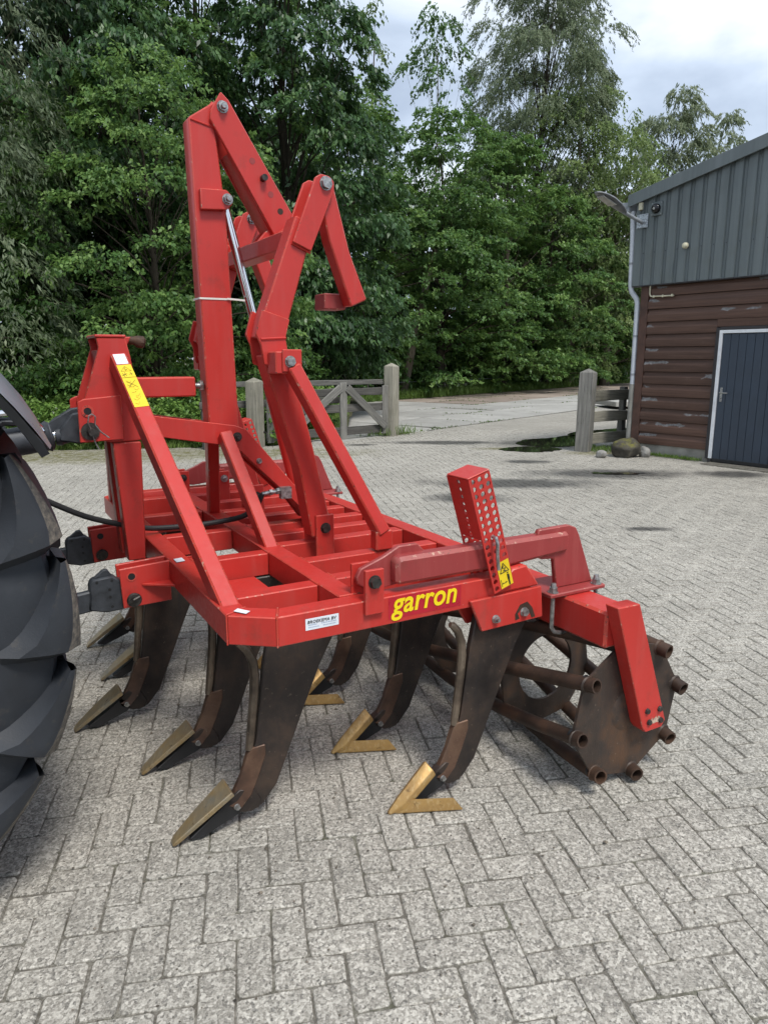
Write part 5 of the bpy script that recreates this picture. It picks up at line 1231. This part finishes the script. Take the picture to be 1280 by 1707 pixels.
def make_lug(side):
    """a tread bar: a fin on the shoulder, wide at its sharp lower edge and running out upwards, and the bar across the tread"""
    mb = MB(); HI = .285; NA, NR = 9, 7
    X = lambda a, r, l: tuple(V(*wp(a, r, -l if side < 0 else -(1.67 - l))))
    face_l = lambda r: float(np.interp(r, [.66, .72, .80, .88, .925, .942, .950], [1.160, 1.172, 1.178, 1.168, 1.150, 1.132, 1.100]))
    rows = []
    for j in range(NA):
        t = j / (NA - 1); a = HI * t + .012 * math.sin(t * 3.1); rin = .685 + .225 * t ** .55; ro = .950 - .012 * t
        row = []
        for i in range(NR):
            q = i / (NR - 1); r = rin + (ro - rin) * q ** .9
            rise = min(1., q / .32); rise = rise * rise * (3 - 2 * rise)
            l = base_l(min(r, .90)) - .004; l = l + (max(face_l(r), l) - l) * rise
            if q == 1: l = face_l(ro)
            row.append(len(mb.v)); mb.v.append(X(a, r, l))
        rows.append(row)
    for j in range(NA - 1):
        for i in range(NR - 1): mb.f.append((rows[j][i], rows[j][i + 1], rows[j + 1][i + 1], rows[j + 1][i]))
    # underside of the sharp lower edge
    un = []
    for i in range(NR):
        q = i / (NR - 1); r = .685 + (.950 - .685) * q ** .9; un.append(len(mb.v)); mb.v.append(X(-.035 - .012 * q, min(r, .888), base_l(min(r, .888)) - .006))
    for i in range(NR - 1): mb.f.append((un[i], un[i + 1], rows[0][i + 1], rows[0][i]))
    # bar across the tread
    ends = []
    for (l, sw, lo, hi, r) in ((1.06, .01, .0, .26, .952), (.98, .06, .02, .16, .956), (.90, .12, .025, .10, .958), (.82, .165, .025, .075, .956)):
        k = len(mb.v); mb.v += [X(sw - lo - .03, .886, l), X(sw - lo, r, l), X(sw + hi * .5, r, l), X(sw + hi, r - .012, l), X(sw + hi + .03, .886, l)]; ends.append(k)
    top = [rows[0][-1], rows[NA // 2][-1], rows[-1][-1]]
    e0 = ends[0]; mb.f += [(un[-1], e0, e0 + 1, top[0]), (top[0], e0 + 1, e0 + 2, top[1]), (top[1], e0 + 2, e0 + 3, top[2])] 
    for p_, q_ in zip(ends, ends[1:]): mb.f += [(p_ + k, q_ + k, q_ + k + 1, p_ + k + 1) for k in range(4)]
    mb.f.append(tuple(ends[-1] + k for k in range(5)))
    return mb
def wheel_matrix(ang):
    c = V(WC, -.84, WZ) - V(TC[0], TC[1], 0)
    return Matrix.Translation(c) @ Matrix.Rotation(ang, 4, 'Y') @ Matrix.Translation(-c)
NL = 18
for side in (-1, 1):
    lug = make_lug(side).build('tread_lug', M['rubber'], tyre, off=OFF[trac.name], smooth=40)
    lug.data.materials.append(M['lug_edge'])
    for p_ in lug.data.polygons:
        if p_.index in (5, 11, 17, 23, 29, 35, 41, 47): p_.material_index = 1
    for k in range(NL):
        o = lug if k == 0 else lug.copy()
        if k: COL.objects.link(o)
        o.parent = tyre; o.matrix_local = wheel_matrix(2 * math.pi * (k + (.32 if side < 0 else .82)) / NL)
# fender: a thick curved sheet over the wheel
mb = MB(); secs = []
N_ = 22
for i in range(N_ + 1):
    an = R(28.2) + (R(110) - R(28.2)) * i / N_
    ri, ro = 1.018, 1.050
    tip = max(0, 1 - i / 2.)
    row = [(ri + .004, -1.235), (ro - .03 - .0 * tip, -1.245), (ro - .004, -1.20), (ro, -1.08), (ro + .008, -1.06), (ro + .008, -1.03), (ro, -1.01), (ro + .002, -.88), (ro + .010, -.86), (ro + .010, -.83), (ro + .002, -.81), (ro, -.60), (ro - .03, -.57), (ri, -.56), (ri, -.60), (ri, -1.20)]
    tp = {0: .35, 1: .7, 2: .9}.get(i, 1.)
    secs.append([wp(an, 1.026 + (r - 1.026) * tp, -.9 + (l + .9) * (1 - .10 * (1 - tp))) for r, l in row])
fd = MB(); n = len(secs[0])
for s_ in secs: fd.v += [tuple(V(*p)) for p in s_]
fd.f = [(i * n + k, i * n + (k + 1) % n, (i + 1) * n + (k + 1) % n, (i + 1) * n + k) for i in range(len(secs) - 1) for k in range(n)] + [tuple(range(n - 1, -1, -1)), tuple(range((len(secs) - 1) * n, len(secs) * n))]
fdo = fd.build('fender', M['fender'], trac)
ln_ = MB()
for i in range(N_): 
    a0 = R(27.8) + (R(110) - R(27.8)) * i / N_; a1 = R(27.8) + (R(110) - R(27.8)) * (i + 1) / N_
    k = len(ln_.v); ln_.v += [tuple(V(*wp(a, r, l))) for a in (a0, a1) for r, l in ((1.017, -1.238), (.995, -1.235), (.995, -.565), (1.017, -.555))]
    ln_.f += [(k + j, k + (j + 1) % 4, k + 4 + (j + 1) % 4, k + 4 + j) for j in range(4)]
ln_.f.append((0, 1, 2, 3)); ln_.build('fender_lining', M['black'], fdo, off=OFF[trac.name])
# top link with hydraulic body and hook
def g(mb, name, mat, par=trac, **k): return mb.build(name, M[mat], par, off=OFF[trac.name], **k)
tl = g(MB().path([(.165, 0, 1.335), (.60, 0, 1.275)], .058, 20), 'top_link_body', 'linkgrey')
g(MB().path([(.160, 0, 1.336), (.175, 0, 1.334), (.185, 0, 1.332)], [.05, .064, .06], 20), 'end_collar', 'linkgrey', tl)
g(MB().path([(.05, 0, 1.352), (.17, 0, 1.336)], .022, 14), 'link_rod', 'chrome', tl)
hk = g(MB().prism([(.0, 1.44), (.085, 1.425), (.135, 1.36), (.14, 1.315), (.06, 1.30), (.02, 1.305), (-.02, 1.34), (-.02, 1.41)], -.04, .04), 'link_hook', 'linkgrey', bevel=.006)
g(MB().prism([(.012, 1.452), (.08, 1.445), (.15, 1.405), (.185, 1.372), (.165, 1.345), (.13, 1.362), (.085, 1.405), (.02, 1.43)], -.022, .022), 'hook_latch', 'linkgrey', hk, bevel=.004)
g(MB().path([(.10, 0, 1.337), (.125, 0, 1.334), (.13, 0, 1.333), (.15, 0, 1.331)], [.034, .036, .04, .036], 16), 'swivel', 'linkgrey', hk)
g(MB().path([(.20, -.06, 1.36), (.24, -.06, 1.42), (.32, -.07, 1.44), (.5, -.08, 1.42)], .013, 8), 'pipe', 'chrome', tl)
g(MB().path([(.26, -.05, 1.40), (.34, -.05, 1.405), (.40, -.05, 1.36)], .018, 8), 'valve', 'linkgrey', tl)
for s in (-1, 1):
    lo = s * .375
    hk = g(MB().prism([(.01, .80), (.03, .818), (.105, .812), (.118, .79), (.118, .742), (.125, .69), (.06, .672), (-.03, .678), (-.07, .70), (-.06, .76), (-.02, .785)], lo - .027, lo + .027), 'lower_hook', 'linkgrey', bevel=.006)
    g(MB().prism([(.03, .816), (.045, .842), (.062, .842), (.10, .812)], lo - .012, lo + .012), 'latch_eye', 'linkgrey', hk, bevel=.003)
    pts = [(.105, lo, .725), (.35, lo * 1.02, .70), (.75, lo * .95, .66), (1.2, lo * .85, .62)]
    g(MB().beam(pts[0], pts[1], .035, .082).beam((.345, lo * 1.02, .70), pts[3], .035, .095), 'lower_link', 'linkgrey', bevel=.006)
    b = MB(); 
    for a_, z_ in ((.035, .80), (.09, .80), (.045, .765), (.045, .735), (.04, .695)): b.mark().cyl((a_, lo - .0272, z_), (a_, lo - .0282, z_), .006, n=8)
    g(b, 'rivet_hole', 'black', hk)
g(MB().box(.62, 1.6, -.5, .5, .55, 1.15), 'rear_axle_housing', 'linkgrey', bevel=.04)

# the rest of the tractor, ahead of the rear wheel and outside the picture
g(MB().prism([(1.0, 1.25), (.95, 2.2), (1.15, 2.75), (2.4, 2.8), (2.65, 1.9), (2.7, 1.0), (1.9, .9)], -.78, .78), 'cab', 'black', bevel=.05)
g(MB().box(.95, 2.55, -.86, .86, 2.80, 2.93), 'cab_roof', 'fender', bevel=.05)
g(MB().prism([(2.72, 1.0), (2.72, 1.75), (4.3, 1.55), (4.5, 1.3), (4.5, .75), (2.72, .7)], -.40, .40), 'bonnet', 'fender', bevel=.05)
w2 = copy_tree(tyre, trac); w2.location = (0, 1.68, 0)
for z_ in (-.95, .95):
    q = MB(); q.path([(3.9, z_ - .22, .66), (3.9, z_ - .20, .66), (3.9, z_ + .20, .66), (3.9, z_ + .22, .66)], [.5, .66, .66, .5], 36); g(q, 'front_tyre', 'rubber')
